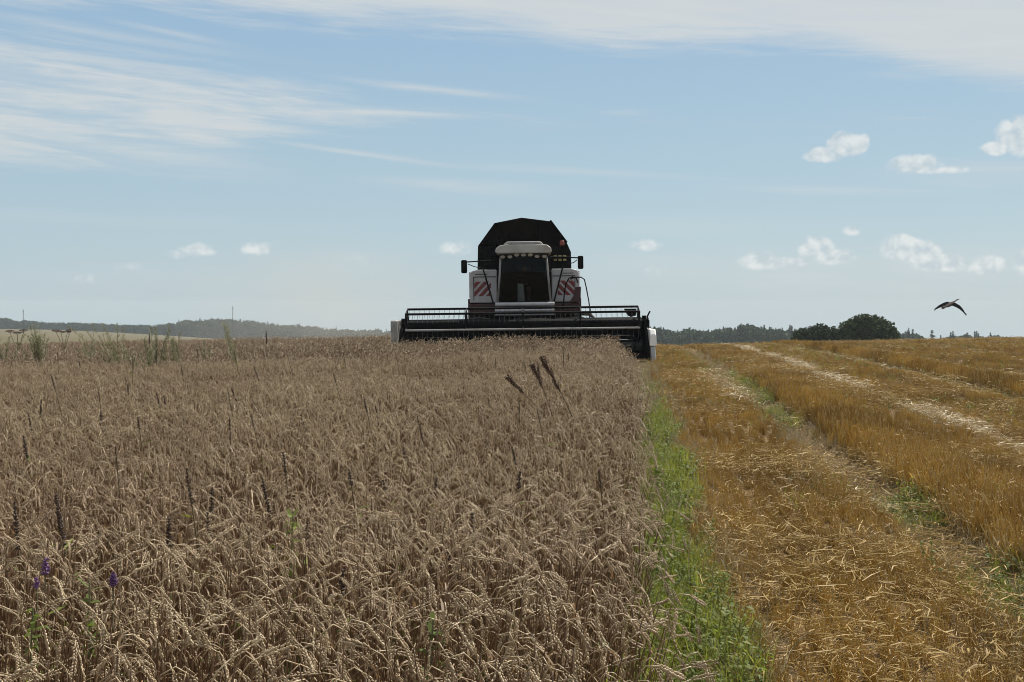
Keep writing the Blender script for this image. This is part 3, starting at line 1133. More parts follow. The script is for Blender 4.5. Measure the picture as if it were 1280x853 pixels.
# the green strip along the wheat
for y0, y1, per_m in ((3.2, 9, 240), (9, 20, 160), (20, 33, 60)):
    n = int(per_m * (y1 - y0))
    y = rng.uniform(y0, y1, n)
    wide = 0.50 + 0.25 * (fbm(y * 0.8, y * 0 + 1, 61) - 0.5)
    u = rng.uniform(-0.14, 0.98, n) * wide
    k = rng.uniform(0, 1, n) < smoothstep(y, 31, 14) * 0.9 + 0.12
    k &= (fbm(u * 3, y * 0.9, 81) > 0.30 + 0.12 * smoothstep(y, 9, 20))
    y, u = y[k], u[k]
    green(edge_x(y) + u, y, (0.66 + 0.8 * (fbm(u * 2, y * .8, 82) - 0.5)) * (1 - 0.35 * smoothstep(y, 12, 26)), 0.36)
# weeds in the first wheel track and thin green through the stubble
for uu, w, y0, y1, per_m in ((2.18, 0.14, 5, 14, 75), (2.12, 0.13, 14, 28, 46), (1.7, 0.2, 24, 40, 7), (6.0, .25, 14, 45, 9), (5.0, 0.35, 14, 50, 7)):
    n = int(per_m * (y1 - y0))
    y = rng.uniform(y0, y1, n)
    u = uu + rng.normal(0, w, n)
    k = fbm(y * 0.6, y * 0 + uu, 83) > 0.38
    green(edge_x(y[k]) + u[k], y[k], 0.62, 0.45)
n = wedge_n(16, 3, 45, 0.09, 0.5)
x, y = rand_wedge(n, 3, 45, 0.09, 0.5)
k = (x - edge_x(y) > 0.5) & (fbm(x * 0.55, y * 0.4, 84) > 0.53)
green(x[k], y[k], 0.45, 0.6)
# dry grey grass in the tracks and along the green strip
def dry(x, y, s):
    n = len(x)
    P.append(np.stack([x, y, ground(x, y)], 1))
    ROT.append(np.stack([rng.normal(0, .2, n), rng.normal(0, .2, n), rng.uniform(0, 6.28, n)], 1))
    SC.append(s * rng.uniform(.7, 1.3, n))
    ID.append(N_G + N_W + rng.integers(0, N_D, n))


for uu, w, y0, y1, per_m, sc in ((2.0, 0.22, 4.5, 40, 20, .8), (6.0, .2, 12, 50, 14, .7), (7.6, .2, 18, 50, 12, .7), (10.5, .25, 26, 50, 10, .7), (0.50, 0.10, 3.5, 30, 6, 1.0), (0.08, 0.10, 8, 24, 6, 1.2), (0.2, 0.2, 19, 32, 14, 0.8)):
    n = int(per_m * (y1 - y0))
    y = rng.uniform(y0, y1, n)
    u = uu + rng.normal(0, w, n)
    dry(edge_x(y) + u, y, sc)
n = wedge_n(5, 3, 45, 0.09, 0.5)
x, y = rand_wedge(n, 3, 45, 0.09, 0.5)
k = (x - edge_x(y) > 0.5)
dry(x[k], y[k], 0.7)
# a little green under the wheat at the near left
n = wedge_n(10, 2.2, 12, -0.48, 0.1)
x, y = rand_wedge(n, 2.2, 12, -0.48, 0.1)
k = wheat_field(x, y) & (fbm(x * 0.9 + 9, y * 0.9, 85) > 0.56)
green(x[k], y[k], 1.25, 0.6)
scatter('green_growth', np.concatenate(P), np.concatenate(ROT), np.concatenate(SC), np.concatenate(ID), gr_lib,
        'green grass and low weeds growing along the wheat edge and in the wheel tracks')


# ------------------------------------------------------------------ woods and trees
def leaf_cloud(n, blobs, size, nr, squash=0.8, hollow=0.55):
    """n leaf clump faces spread through a union of ellipsoids (x, y, z, rx, ry, rz)"""
    vol = np.array([b[3] * b[4] * b[5] for b in blobs]) ** 0.75
    which = nr.choice(len(blobs), n, p=vol / vol.sum())
    B = np.array(blobs)[which]
    d = nr.normal(0, 1, (n, 3))
    d /= np.linalg.norm(d, axis=1)[:, None]
    r = nr.uniform(hollow ** 3, 1.0, n) ** (1 / 3) * nr.uniform(0.88, 1.1, n)
    c = B[:, :3] + d * B[:, 3:] * r[:, None]
    a = nr.normal(0, 1, (n, 3)) + d * 0.3
    a /= np.linalg.norm(a, axis=1)[:, None]
    b = np.cross(a, nr.normal(0, 1, (n, 3)))
    b /= np.linalg.norm(b, axis=1)[:, None]
    cc = np.cross(a, b)
    s = size * nr.uniform(0.55, 1.3, n)[:, None]
    q = np.stack([c - b * s - cc * s * squash, c + b * s - cc * s * squash, c + b * s * .7 + cc * s * squash, c - b * s * .7 + cc * s * squash], 1)
    return q.reshape(-1, 3), np.arange(4 * n).reshape(n, 4)


def limb_mesh(H, r0, nr, n=6, spread=0.5, mat=M_BARK):
    m = MB()
    m.tube([(0, 0, -0.5), (0.02 * H, 0, H * 0.3), (0, 0.02 * H, H * 0.6), (0.02 * H, 0, H * .9)], [r0, r0 * .8, r0 * .5, r0 * .1], 8, 0)
    for k in range(n):
        az = nr.uniform(0, 6.28)
        h = H * nr.uniform(0.2, 0.6)
        L = H * spread * nr.uniform(0.6, 1.0)
        p = Vector((0.01 * H, 0.01 * H, h))
        d = Vector((math.cos(az), math.sin(az), nr.uniform(.4, 1.0)))
        m.tube([p, p + d * L * .5, p + d * L + Vector((0, 0, L * .1))], [r0 * .45, r0 * .25, r0 * .05], 6, 0)
    return m


def spruce_mesh(H, rad, nr, n=260, mat=M_SPRUCE, trunk=False):
    t = nr.uniform(0.04, 1.0, n) ** 0.8
    az = nr.uniform(0, 2 * np.pi, n)
    lay = 0.75 + 0.35 * np.sin(t * 40 + nr.uniform(0, 6))
    rr = rad * (1 - t) ** 0.85 * lay * nr.uniform(0.35, 1.05, n)
    c = np.stack([np.cos(az) * rr, np.sin(az) * rr, H * (0.08 + 0.92 * t)], 1)
    o = np.stack([np.cos(az), np.sin(az), np.full(n, -0.35)], 1)
    sd = np.stack([-np.sin(az), np.cos(az), nr.normal(0, .4, n)], 1)
    s = (0.13 * rad + 0.30 * rad * (1 - t))[:, None] * nr.uniform(.6, 1.2, n)[:, None]
    q = np.stack([c - o * s - sd * s * .5, c - o * s + sd * s * .5, c + o * s + sd * s * .35, c + o * s - sd * s * .35], 1)
    return q.reshape(-1, 3), np.arange(4 * n).reshape(n, 4)


nr = np.random.default_rng(5)
wood = []
for i in range(7):                       # broadleaved
    H = 1.0
    bl = [(0, 0, .55, .30, .30, .38), (0, 0, .2, .3, .3, .2)] + [(nr.uniform(-.22, .22), nr.uniform(-.22, .22), nr.uniform(.35, .82), nr.uniform(.14, .2), nr.uniform(.14, .2), nr.uniform(.13, .2)) for k in range(6)]
    v, f = leaf_cloud(520, bl, 0.055, nr)
    wood.append(np_mesh('wood_tree', v, f, M_FARLEAF))
for i in range(7):                       # spruce
    v, f = spruce_mesh(1.0, 0.19, nr, 240)
    wood.append(np_mesh('wood_spruce', v, f, M_SPRUCE))
wood_lib = lib('wood_lib', wood)


def wood_band(rows, y0, y1, n, spruce_p, hmin, hmax, name, label):
    """a wood whose tree tops follow the ridge rows [(px, row)...]; each tree stands on the ground"""
    y = nr.uniform(y0, y1, n)
    px = nr.uniform(rows[0][0], rows[-1][0], n)
    x = at(px, y)
    g = ground(x, y)
    top = np.interp(px, [r[0] for r in rows], [r[1] for r in rows])
    zt = EYE + (HORIZON - top) / F * y
    H = (zt - g) * nr.uniform(0.68, 1.0, n) * np.where(nr.uniform(0, 1, n) < .14, 1.10, 1.0)
    ok = H > 2.0
    x, y, g, H = x[ok], y[ok], g[ok], np.clip(H[ok], hmin, hmax)
    n = len(x)
    isp = nr.uniform(0, 1, n) < spruce_p
    idx = np.where(isp, 7 + nr.integers(0, 7, n), nr.integers(0, 7, n))
    scatter(name, np.stack([x, y, g - .3], 1), np.stack([x * 0, x * 0, nr.uniform(0, 6.28, n)], 1), H, idx, wood_lib, label)


wood_band([(-120, 396), (0, 397), (8, 396), (20, 400), (45, 400), (60, 402), (95, 402), (130, 404), (180, 405), (215, 404), (228, 400), (250, 399), (275, 398), (300, 398), (330, 402), (345, 406), (375, 404),
           (400, 408), (440, 411), (475, 412), (520, 412)],
          1080, 1230, 1500, 0.42, 4, 40, 'far_wood', 'long bluish far wood along the left skyline beyond the tan field')
wood_band([(780, 407), (815, 407), (850, 411), (880, 410), (905, 409), (940, 406), (975, 409), (1000, 409), (1040, 412), (1090, 413), (1130, 415)],
          560, 690, 750, 0.62, 4, 40, 'spruce_wood', 'dark green mixed spruce wood on the skyline right of the combine harvester')
wood_band([(1118, 413), (1135, 412), (1150, 417), (1158, 425), (1170, 423), (1180, 424), (1188, 417), (1200, 419), (1215, 416), (1232, 418), (1250, 418), (1262, 422), (1290, 423)],
          600, 690, 260, 0.5, 4, 40, 'distant_wood', 'low broken line of distant trees showing over the crest at the far right')
wood_band([(780, 432), (830, 430), (900, 434), (1000, 436)], 430, 520, 60, 0.0, 2, 8, 'thicket', 'low round thicket in front of the dark spruce wood')

# single spruces standing in the gap on the right skyline
sp_mesh = []
for i in range(4):
    v, f = spruce_mesh(1.0, 0.17, nr, 260)
    cm = np_mesh('crown', v, f, M_SPRUCE)
    tm = MB()
    tm.tube([(0, 0, -0.02), (0, 0, .9)], [.018, .004], 6, 0)
    sp_mesh.append((cm, tm.mesh('spruce_tree', M_BARK)))
for i, (px, row) in enumerate(((1136, 411), (1141, 413), (1165, 414), (1176, 420), (1191, 415), (1209, 417), (1221, 415), (1238, 417))):
    y = 560 + 40 * (i % 3)
    x = at(px, y)
    g = gz(x, y)
    H = zrow(row - 1, y) - g
    cm, tm = sp_mesh[i % 4]
    t = bpy.data.objects.new('spruce_tree', tm)
    c = bpy.data.objects.new('crown', cm)
    COL.objects.link(t)
    COL.objects.link(c)
    c.parent = t
    t.location = (x, y, g)
    t.scale = (H * (1.1 + .3 * (i % 3)), H * (1.1 + .3 * (i % 3)), H)
    t.rotation_euler = (0, 0, i * 1.3)
    tag(t, 'dark spruce top poking over the stubble crest right of the big round tree', 'tree', 'spruces behind the crest at the right')


def big_tree(name, px, y, row_top, blobs, n, size, label, r0):
    x = at(px, y)
    g = gz(x, y)
    H = zrow(row_top, y) - g
    root = empty(name, (x, y, g))
    tag(root, label, 'tree')
    limb_mesh(H * 0.9, r0, nr, 8, 0.4).build('trunk', M_BARK, root)
    bl = [(b[0], b[1], b[2] * H, b[3], b[4], b[5] * H) for b in blobs]
    v, f = leaf_cloud(n, bl, size, nr, hollow=0.45)
    c = bpy.data.objects.new('crown', np_mesh('crown', v, f, M_TREELEAF))
    COL.objects.link(c)
    c.parent = root
    return root


# world widths at 160 m: 1 photo pixel = 0.107 m
big_tree('round_tree', 1085, 160, 392,
         [(0, 0, .55, 2.9, 2.6, .38), (-2.0, 0, .55, 2.2, 2.0, .30), (1.9, .3, .52, 2.1, 2.0, .33), (-.6, 0, .80, 1.6, 1.5, .19), (.9, .2, .76, 1.5, 1.4, .20),
          (-2.6, -.5, .42, 1.6, 1.5, .3), (3.0, 0, .40, 1.3, 1.3, .28), (3.6, 0, .30, 0.9, 0.9, .22), (-1.7, 0, .70, 1.2, 1.2, .2), (0, -1, .4, 3.4, 1.6, .3)],
         7500, 0.16, 'big dark round tree on the stubble crest, the tallest on the right', 0.3)
big_tree('bushy_tree', 1021, 166, 404,
         [(0, 0, .55, 2.3, 2.2, .36), (-1.8, 0, .5, 1.7, 1.6, .34), (1.9, 0, .55, 1.8, 1.7, .34), (.4, 0, .80, 1.3, 1.3, .18), (-2.6, 0, .38, 1.1, 1.1, .3), (2.7, 0, .5, 1.2, 1.2, .3), (0, -1, .4, 2.9, 1.4, .3)],
         5200, 0.15, 'lower bushy dark tree directly left of the big round tree', 0.25)
big_tree('shrub', 1001, 150, 420, [(0, 0, .78, .35, .35, .2), (.15, 0, .55, .2, .2, .2)], 130, 0.09,
         'thin pale green sapling in front of the bushy dark tree', 0.05)

# utility poles on the left skyline
for px, row, y, lab in ((29, 387, 700, 'thin dark utility pole standing against the sky at the far left'),
                        (291, 383, 700, 'slender mast pole above the wooded hill, right of the other pole')):
    x = at(px, y)
    g = gz(x, y)
    H = zrow(row, y) - g
    m = MB()
    m.tube([(0, 0, -.5), (0, 0, H)], [.24, .17], 8, 0)
    p = m.build('utility_pole', M_POLE, loc=(x, y, g))
    tag(p, lab, 'pole')
    m = MB()
    m.box(-.4, .4, -.06, .06, H - 1.3, H - 1.18)
    for k in (-.35, .35):
        m.tube([(k, 0, H - 1.2), (k, 0, H - .9)], .07, 6)
    m.build('crossarm', M_POLE, p)

# ------------------------------------------------------------------ combine harvester
comb = empty('combine_harvester', (HX, HY, gz(HX, HY) + 0.02))
comb.rotation_euler = (0, -0.013, math.radians(-1.3))
tag(comb, 'black, red and white combine harvester with a wide reel, cutting the wheat head-on', 'combine harvester')

# header: floor, rear wall, end plates
m = MB()
m.box(-3.38, 3.38, -.25, 1.3, .10, .16)
m.box(-3.40, 3.40, 1.30, 1.36, .16, 1.14)
m.cyl_x(-3.40, 3.40, 1.33, 1.17, .085, 12)
for sx in (-1, 1):
    m.prism_yz([(-.55, .10), (1.36, .10), (1.36, 1.22), (.75, 1.22), (.1, .95), (-.4, .55)], sx * 3.42 - .03, sx * 3.42 + .03)
    m.box(sx * 3.42 - .06, sx * 3.42 + .06, .55, .70, .9, 1.3)
header = m.build('header', M_BLACK, comb, bevel=0.008)
m = MB()
m.cyl_x(-3.36, 3.36, .80, .46, .17, 16)
for sg in (-1, 1):
    pts_prev = None
    nst = 150
    vs, fs = [], []
    for k in range(nst + 1):
        xx = sg * (3.33 - 2.5 * k / nst)
        a = k / nst * 2 * math.pi * 5
        for rr_ in (.16, .31):
            vs.append((xx, .80 + rr_ * math.cos(a), .46 + rr_ * math.sin(a)))
    for k in range(nst):
        fs.append((2 * k, 2 * k + 1, 2 * k + 3, 2 * k + 2))
    m.add(vs, fs)
m.build('auger', M_TINE, header)
m = MB()
for k in range(90):
    xx = -3.33 + k * 6.66 / 89
    m.prism_xz([(xx - .022, .10), (xx + .022, .10), (xx + .022, .13), (xx - .022, .13)], -.28, -.42, 0, 0.3, (xx, .115))
m.build('cutter_bar', M_STEEL, header)
# crop dividers
m = MB()
m.prism_yz([(-.62, .46), (-.58, .78), (-.40, .93), (.9, .93), (.96, .86), (.96, .46)], 3.46, 3.64)
dv = m.build('divider', M_WHITE, comb, bevel=0.035)
dv['label'] = 'white crop divider at the right end with a grey foot'
m = MB()
m.prism_yz([(-.95, .06), (-.66, .455), (.95, .455), (.95, .08)], 3.47, 3.60)
m.build('divider_foot', M_GREY, dv, bevel=0.02)
m = MB()
m.prism_yz([(-.5, .2), (-.5, 1.24), (-.45, 1.26), (.8, 1.26), (.9, 1.2), (.9, .2)], -3.66, -3.475)
dv = m.build('divider', M_GREY, comb, bevel=0.02)
dv['label'] = 'grey square end cover at the left end'
# reel
RY, RZ, RR = .38, 1.08, .50
m = MB()
m.cyl_x(-3.30, 3.24, RY, RZ, .15, 16)
reel = m.build('reel', M_BLACK, comb)
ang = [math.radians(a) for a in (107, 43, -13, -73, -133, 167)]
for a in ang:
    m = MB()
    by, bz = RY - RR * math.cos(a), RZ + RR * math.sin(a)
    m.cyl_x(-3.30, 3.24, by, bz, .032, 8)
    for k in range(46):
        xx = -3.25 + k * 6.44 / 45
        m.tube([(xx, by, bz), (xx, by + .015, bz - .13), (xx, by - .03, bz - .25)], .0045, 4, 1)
    m.build('bat_bar', [M_GREY if abs(a - ang[2]) < .01 else M_BLACK, M_TINE], reel)  # front bar gets paler grey: the sunlight catching it is put into its colour
for xx in (-3.30, -1.62, -.02, 1.60, 3.24):
    m = MB()
    for i_, a in enumerate(ang):
        b = ang[(i_ + 1) % 6]
        p = Vector((xx, RY - RR * math.cos(a), RZ + RR * math.sin(a)))
        m.tube([(xx, RY, RZ), p], .022, 6)
    srt = sorted(ang)
    for i_ in range(6):
        a, b = srt[i_], srt[(i_ + 1) % 6]
        m.tube([(xx, RY - RR * math.cos(a), RZ + RR * math.sin(a)), (xx, RY - RR * math.cos(b), RZ + RR * math.sin(b))], .016, 6)
    m.build('reel_spider', M_BLACK, reel)
# reel arms with their cylinders
for sx in (-3.36, 3.31):
    m = MB()
    m.prism_yz([(RY - .1, RZ - .09), (1.35, 1.10), (1.35, 1.24), (RY - .1, RZ + .09)], sx - .035, sx + .035)
    m.tube([(sx, .9, .8), (sx, .45, 1.05)], .035, 8)
    m.build('reel_arm', M_BLACK, comb)
m = MB()
m.prism_xz([(2.86, 1.50), (3.22, 1.50), (3.20, 1.30), (3.06, 1.26), (2.98, 1.30)], .8, .95)
m.build('drive_cover', M_BLACK, comb, bevel=0.01)
m = MB()
m.box(3.40, 3.52, .1, .45, .98, 1.18)
m.tube([(3.46, .2, 1.1), (3.48, .2, 1.3), (3.55, .25, 1.42)], .022, 6)
m.tube([(3.44, .3, 1.15), (3.50, .3, 1.22), (3.52, .5, .9)], .02, 6)
m.build('hydraulic_fitting', M_BLACK, comb)

# feeder house, chassis and body
m = MB()
m.prism_yz([(1.36, .25), (1.36, .95), (3.5, 1.65), (3.5, .75)], -.75, .75)
m.build('feeder_house', M_BLACK, comb, bevel=0.02)
m = MB()
m.box(-1.50, 1.50, 3.15, 8.2, .95, 2.66)
m.box(-1.2, 1.2, 8.2, 9.1, 1.1, 2.4)
m.box(-1.25, 1.25, 3.5, 4.1, .65, .95)
m.build('body', M_BLACK, comb, bevel=0.03)
for sx in (-1, 1):                       # lower red skirts
    m = MB()
    xa, xb = (-1.69, -.80) if sx < 0 else (.80, 1.69)
    m.box(xa, xb, 3.04, 3.14, 1.34, 1.70)
    m.box(sx * 1.69 - .04, sx * 1.69 + .04, 3.145, 8.0, 1.2, 1.85)
    m.build('red_skirt', M_RED, comb, bevel=0.02)


def panel_poly(sx):
    q = [(.83, 1.72), (1.66, 1.72), (1.68, 2.3), (1.66, 2.60), (1.60, 2.69), (1.45, 2.73), (.83, 2.73)]
    return [(sx * a, b) for a, b in (q if sx > 0 else reversed(q))]


for sx in (-1, 1):
    m = MB()
    m.prism_xz(panel_poly(sx), 3.0, 3.145)
    m.box(sx * 1.66 - .03, sx * 1.66 + .03, 3.15, 7.6, 1.86, 2.68)
    sp = m.build('side_panel', M_PANEL, comb, bevel=0.03)
    m = MB()
    m.box(min(sx * .86, sx * 1.55), max(sx * .86, sx * 1.55), 2.990, 2.998, 2.50, 2.525)
    m.box(min(sx * 1.12, sx * 1.50), max(sx * 1.12, sx * 1.50), 2.990, 2.998, 2.585, 2.605)
    m.box(min(sx * 1.53, sx * 1.55), max(sx * 1.53, sx * 1.55), 2.990, 2.998, 1.80, 2.50)
    m.build('panel_seam', M_BLACK, sp)
    # slanting warning stripes, rising outward on the left panel and mirrored on the right
    m = MB()
    x0, x1, z0, z1 = 1.02, 1.52, 1.93, 2.37
    for k in range(4):
        a = x0 - .36 + k * .235
        poly = [(a, z0), (a + .145, z0), (a + .145 + .42, z1), (a + .42, z1)]
        # clip to the square field
        def clip(poly, ax, lim, keep_less):
            outp = []
            for i_ in range(len(poly)):
                p, q = poly[i_], poly[(i_ + 1) % len(poly)]
                pin = (p[ax] <= lim) == keep_less
                qin = (q[ax] <= lim) == keep_less
                if pin:
                    outp.append(p)
                if pin != qin:
                    t_ = (lim - p[ax]) / (q[ax] - p[ax])
                    outp.append((p[0] + (q[0] - p[0]) * t_, p[1] + (q[1] - p[1]) * t_))
            return outp
        poly = clip(poly, 0, x1, True)
        if poly:
            poly = clip(poly, 0, x0, False)
        if len(poly) > 2:
            if sx < 0:
                poly = [(-(x0 + x1 - px_), pz_) for px_, pz_ in poly]
            else:
                poly = [(x0 + x1 - px_, pz_) for px_, pz_ in poly]
            m.prism_xz(poly, 2.988, 2.997)
    m.build('warning_stripes', M_STRIPE, sp)
# red fender at the lower right
m = MB()
m.prism_xz([(1.36, 1.70), (1.70, 1.70), (1.72, 2.18), (1.55, 2.16), (1.50, 1.92), (1.42, 1.80)], 2.93, 2.985)
m.build('red_fender', M_RED, comb, bevel=0.01)

# cab
m = MB()
m.box(-.80, .80, 2.30, 4.2, 1.66, 1.74)
m.box(-.80, .80, 4.15, 4.25, 1.74, 3.12)
cab = m.build('cab', M_BLACK, comb, bevel=0.01)
m = MB()
WB, WT = .77, .665
gl_n = 10
vs, fs = [], []
for r_ in range(7):
    f_ = r_ / 6
    hw = WB + (WT - WB) * f_
    for c_ in range(gl_n + 1):
        q = c_ / gl_n * 2 - 1
        vs.append((q * hw, 2.32 - .16 * (1 - q * q) - .10 * math.sin(f_ * 2.2), 1.74 + 1.40 * f_))
for r_ in range(6):
    for c_ in range(gl_n):
        a = r_ * (gl_n + 1) + c_
        fs.append((a, a + 1, a + gl_n + 2, a + gl_n + 1))
m.add(vs, fs)
m.build('windscreen', M_GLASS, cab, smooth=True)
for sx in (-1, 1):
    m = MB()
    m.tube([(sx * (WB + .02), 2.30, 1.72), (sx * (WT + .055), 2.24, 2.5), (sx * (WT + .01), 2.22, 3.14)], .034, 8)
    m.build('pillar', M_GREY, cab, smooth=True)
    m = MB()
    m.tube([(sx * .81, 4.1, 1.72), (sx * .76, 4.1, 3.14)], .05, 8)
    m.build('pillar', M_BLACK, cab)
    m = MB()
    m.add([(sx * .80, 2.38, 1.74), (sx * .80, 4.1, 1.74), (sx * .75, 4.1, 3.12), (sx * .69, 2.32, 3.12)], [(0, 1, 2, 3)])
    m.build('side_window', M_GLASS, cab)
m = MB()
m.prism_yz([(3.3, 1.74), (3.4, 2.0), (3.42, 2.04), (3.9, 2.04), (3.9, 1.74)], -.26, .26)
m.prism_yz([(3.78, 2.1), (3.9, 2.9), (4.0, 2.9), (3.95, 2.1)], -.25, .25)
m.build('seat', M_SEAT, cab, bevel=0.03)
m = MB()
m.prism_xz([(-.20, 1.74), (.02, 1.74), (-.02, 2.28), (-.20, 2.30)], 2.62, 2.80)
m.build('steering_column', M_PALEGREY, cab, bevel=0.03)
m = MB()
pts = [(-.10 + .19 * math.cos(a), 2.86 + .10 * math.sin(a), 2.34 + .15 * math.sin(a)) for a in np.linspace(0, 2 * math.pi, 25)]
m.tube(pts, .017, 6, cap=False)
m.build('steering_wheel', M_BLACK, cab)
# cab roof with its lamps
m = MB()
m.prism_xz([(-.84, 3.21), (-.76, 3.17), (.76, 3.17), (.84, 3.21), (.82, 3.33), (.70, 3.42), (.52, 3.44), (-.52, 3.44), (-.70, 3.42), (-.82, 3.33)], 2.02, 4.3)
m.prism_xz([(-.60, 3.44), (.60, 3.44), (.50, 3.53), (-.50, 3.53)], 2.12, 4.0)
roof = m.build('cab_roof', M_ROOF, comb, bevel=0.035)
m = MB()
m.prism_xz([(-.44, 3.455), (.44, 3.455), (.40, 3.51), (-.40, 3.51)], 2.09, 2.115)
m.build('roof_grille', M_GREY, roof)
m = MB()
m.box(-.74, .74, 2.06, 2.3, 3.08, 3.135)
m.build('roof_visor', M_BLACK, roof)
for xx in (-.62, -.40, -.2, 0, .2, .40, .62):
    m = MB()
    zz = 3.125 - .05 * (abs(xx) > .3)
    m.tube([(xx, 2.05, zz), (xx, 2.00, zz - .005)], [.068, .074], 12)
    for i_ in range(len(m.v)):
        v = m.v[i_]
        m.v[i_] = (v[0], v[1], zz + (v[2] - zz) * .62)
    m.build('work_light', M_LAMP, roof)
# white bumper and grey rails under the windscreen
m = MB()
m.cyl_x(-.86, .90, 2.12, 1.665, .06, 12)
m.box(-.86, .90, 2.12, 2.3, 1.62, 1.72)
m.build('cab_bumper', M_PANEL, comb, bevel=0.02)
for zz in (1.485, 1.37):
    m = MB()
    m.cyl_x(-.87, .89, 2.04, zz, .038, 8)
    m.build('front_rail', M_PANEL, comb)
m = MB()
m.box(-.80, .82, 2.2, 2.3, 1.30, 1.60)
m.build('front_plate', M_BLACK, comb)

# grain tank with its folded-up cover
m = MB()
m.prism_xz([(-1.50, 2.62), (1.48, 2.62), (1.47, 3.30), (1.36, 3.56), (-1.47, 3.53)], 4.45, 7.7)
tank = m.build('grain_tank', M_BLACK, comb, bevel=0.02)
m = MB()
m.prism_xz([(-1.47, 3.535), (1.36, 3.565), (.85, 4.28), (-.08, 4.41), (-.94, 4.25)], 4.50, 7.6)
ext = m.build('tank_cover', M_TANK, tank, bevel=0.01)
m = MB()
m.box(-1.40, 1.32, 4.44, 4.49, 3.55, 3.61)
m.tube([(-.45, 4.485, 3.6), (-.40, 4.485, 4.30)], .012, 4)
m.tube([(.45, 4.485, 3.6), (.42, 4.485, 4.30)], .012, 4)
m.tube([(.83, 4.5, 4.31), (1.35, 4.5, 3.60)], .03, 6)
m.build('cover_rib', M_TANK, ext)
m = MB()
m.tube([(1.19, 4.36, 3.42), (1.19, 4.36, 3.50)], .05, 8)
m.tube([(1.19, 4.36, 3.50), (1.19, 4.36, 3.53), (1.19, 4.36, 3.63), (1.19, 4.36, 3.67)], [.075, .085, .075, .04], 12, 1)
m.box(1.16, 1.22, 4.36, 4.46, 3.40, 3.44)
m.build('beacon', [M_BLACK, M_ORANGE], comb)
for r_ in range(2):
    for c_ in range(3):
        m = MB()
        cx, cz = .97 + .15 * c_, 3.05 + .115 * r_
        m.box(cx - .05, cx + .05, 4.40, 4.455, cz - .035, cz + .035)
        m.build('marker_lamp', M_YLAMP, tank, bevel=0.01)

# mirrors, struts, hand rail, hoses
for sx, xa, xb, z0, z1 in ((-1, -1.89, -1.71, 2.62, 3.02), (1, 1.62, 1.79, 2.70, 3.10)):
    m = MB()
    m.box(xa, xb, 2.55, 2.66, z0, z1)
    mir = m.build('mirror', M_BLACK, comb, bevel=0.04)
    m = MB()
    xi = xa if sx > 0 else xb
    m.tube([(xi, 2.62, z1 - .06), (sx * 1.2, 2.66, z1 - .03), (sx * .80, 2.7, z1 - .02)], .02, 6)
    m.tube([(xi - sx * .02, 2.62, z1 - .12), (sx * 1.5, 2.66, z1 - .2), (sx * 1.32, 2.68, z1 - .24)], .013, 6)
    m.build('mirror_arm', M_BLACK, mir)
    m = MB()
    m.box(xa + .02, xb - .02, 2.662, 2.668, z0 + .03, z1 - .03)
    m.build('mirror_glass', M_CHROME, mir)
for p, q in (((-1.24, 2.85, 2.75), (-.93, 2.5, 1.70)), ((1.18, 2.85, 2.80), (.88, 2.5, 1.70))):
    m = MB()
    m.tube([p, q], .024, 6)
    m.build('strut', M_BLACK, comb)
m = MB()
m.tube([(1.16, 2.5, 1.5), (1.20, 2.5, 1.95), (1.25, 2.5, 2.25), (1.34, 2.5, 2.42), (1.46, 2.5, 2.47), (1.56, 2.55, 2.44), (1.62, 2.7, 2.3)], .02, 6)
m.tube([(1.40, 2.7, 2.40), (1.52, 2.6, 2.46), (1.72, 2.5, 2.45), (1.81, 2.5, 2.38), (1.86, 2.5, 2.15), (1.93, 2.5, 1.75), (1.98, 2.5, 1.35)], .02, 6)
m.build('hand_rail', M_BLACK, comb, smooth=True)
m = MB()
m.tube([(1.50, 2.3, 1.30), (1.72, 2.2, 1.36), (1.95, 2.1, 1.34), (2.10, 2.0, 1.18), (2.15, 1.7, 1.0)], .05, 8)
m.tube([(1.45, 2.3, 1.22), (1.62, 2.2, 1.27), (1.80, 2.1, 1.20), (1.86, 1.9, 1.02)], .045, 8)
m.tube([(-1.70, 2.4, 1.05), (-1.60, 2.3, 1.22), (-1.35, 2.2, 1.28), (-1.0, 2.1, 1.2)], .045, 8)
m.build('hydraulic_hose', M_RUBBER, comb, smooth=True)
m = MB()
for zz in (.6, .95, 1.3):
    m.box(1.55, 1.95, 2.45, 2.75, zz, zz + .04)
m.box(1.53, 1.56, 2.45, 2.75, .55, 1.45)
m.box(1.94, 1.97, 2.45, 2.75, .55, 1.45)
m.build('ladder', M_BLACK, comb)

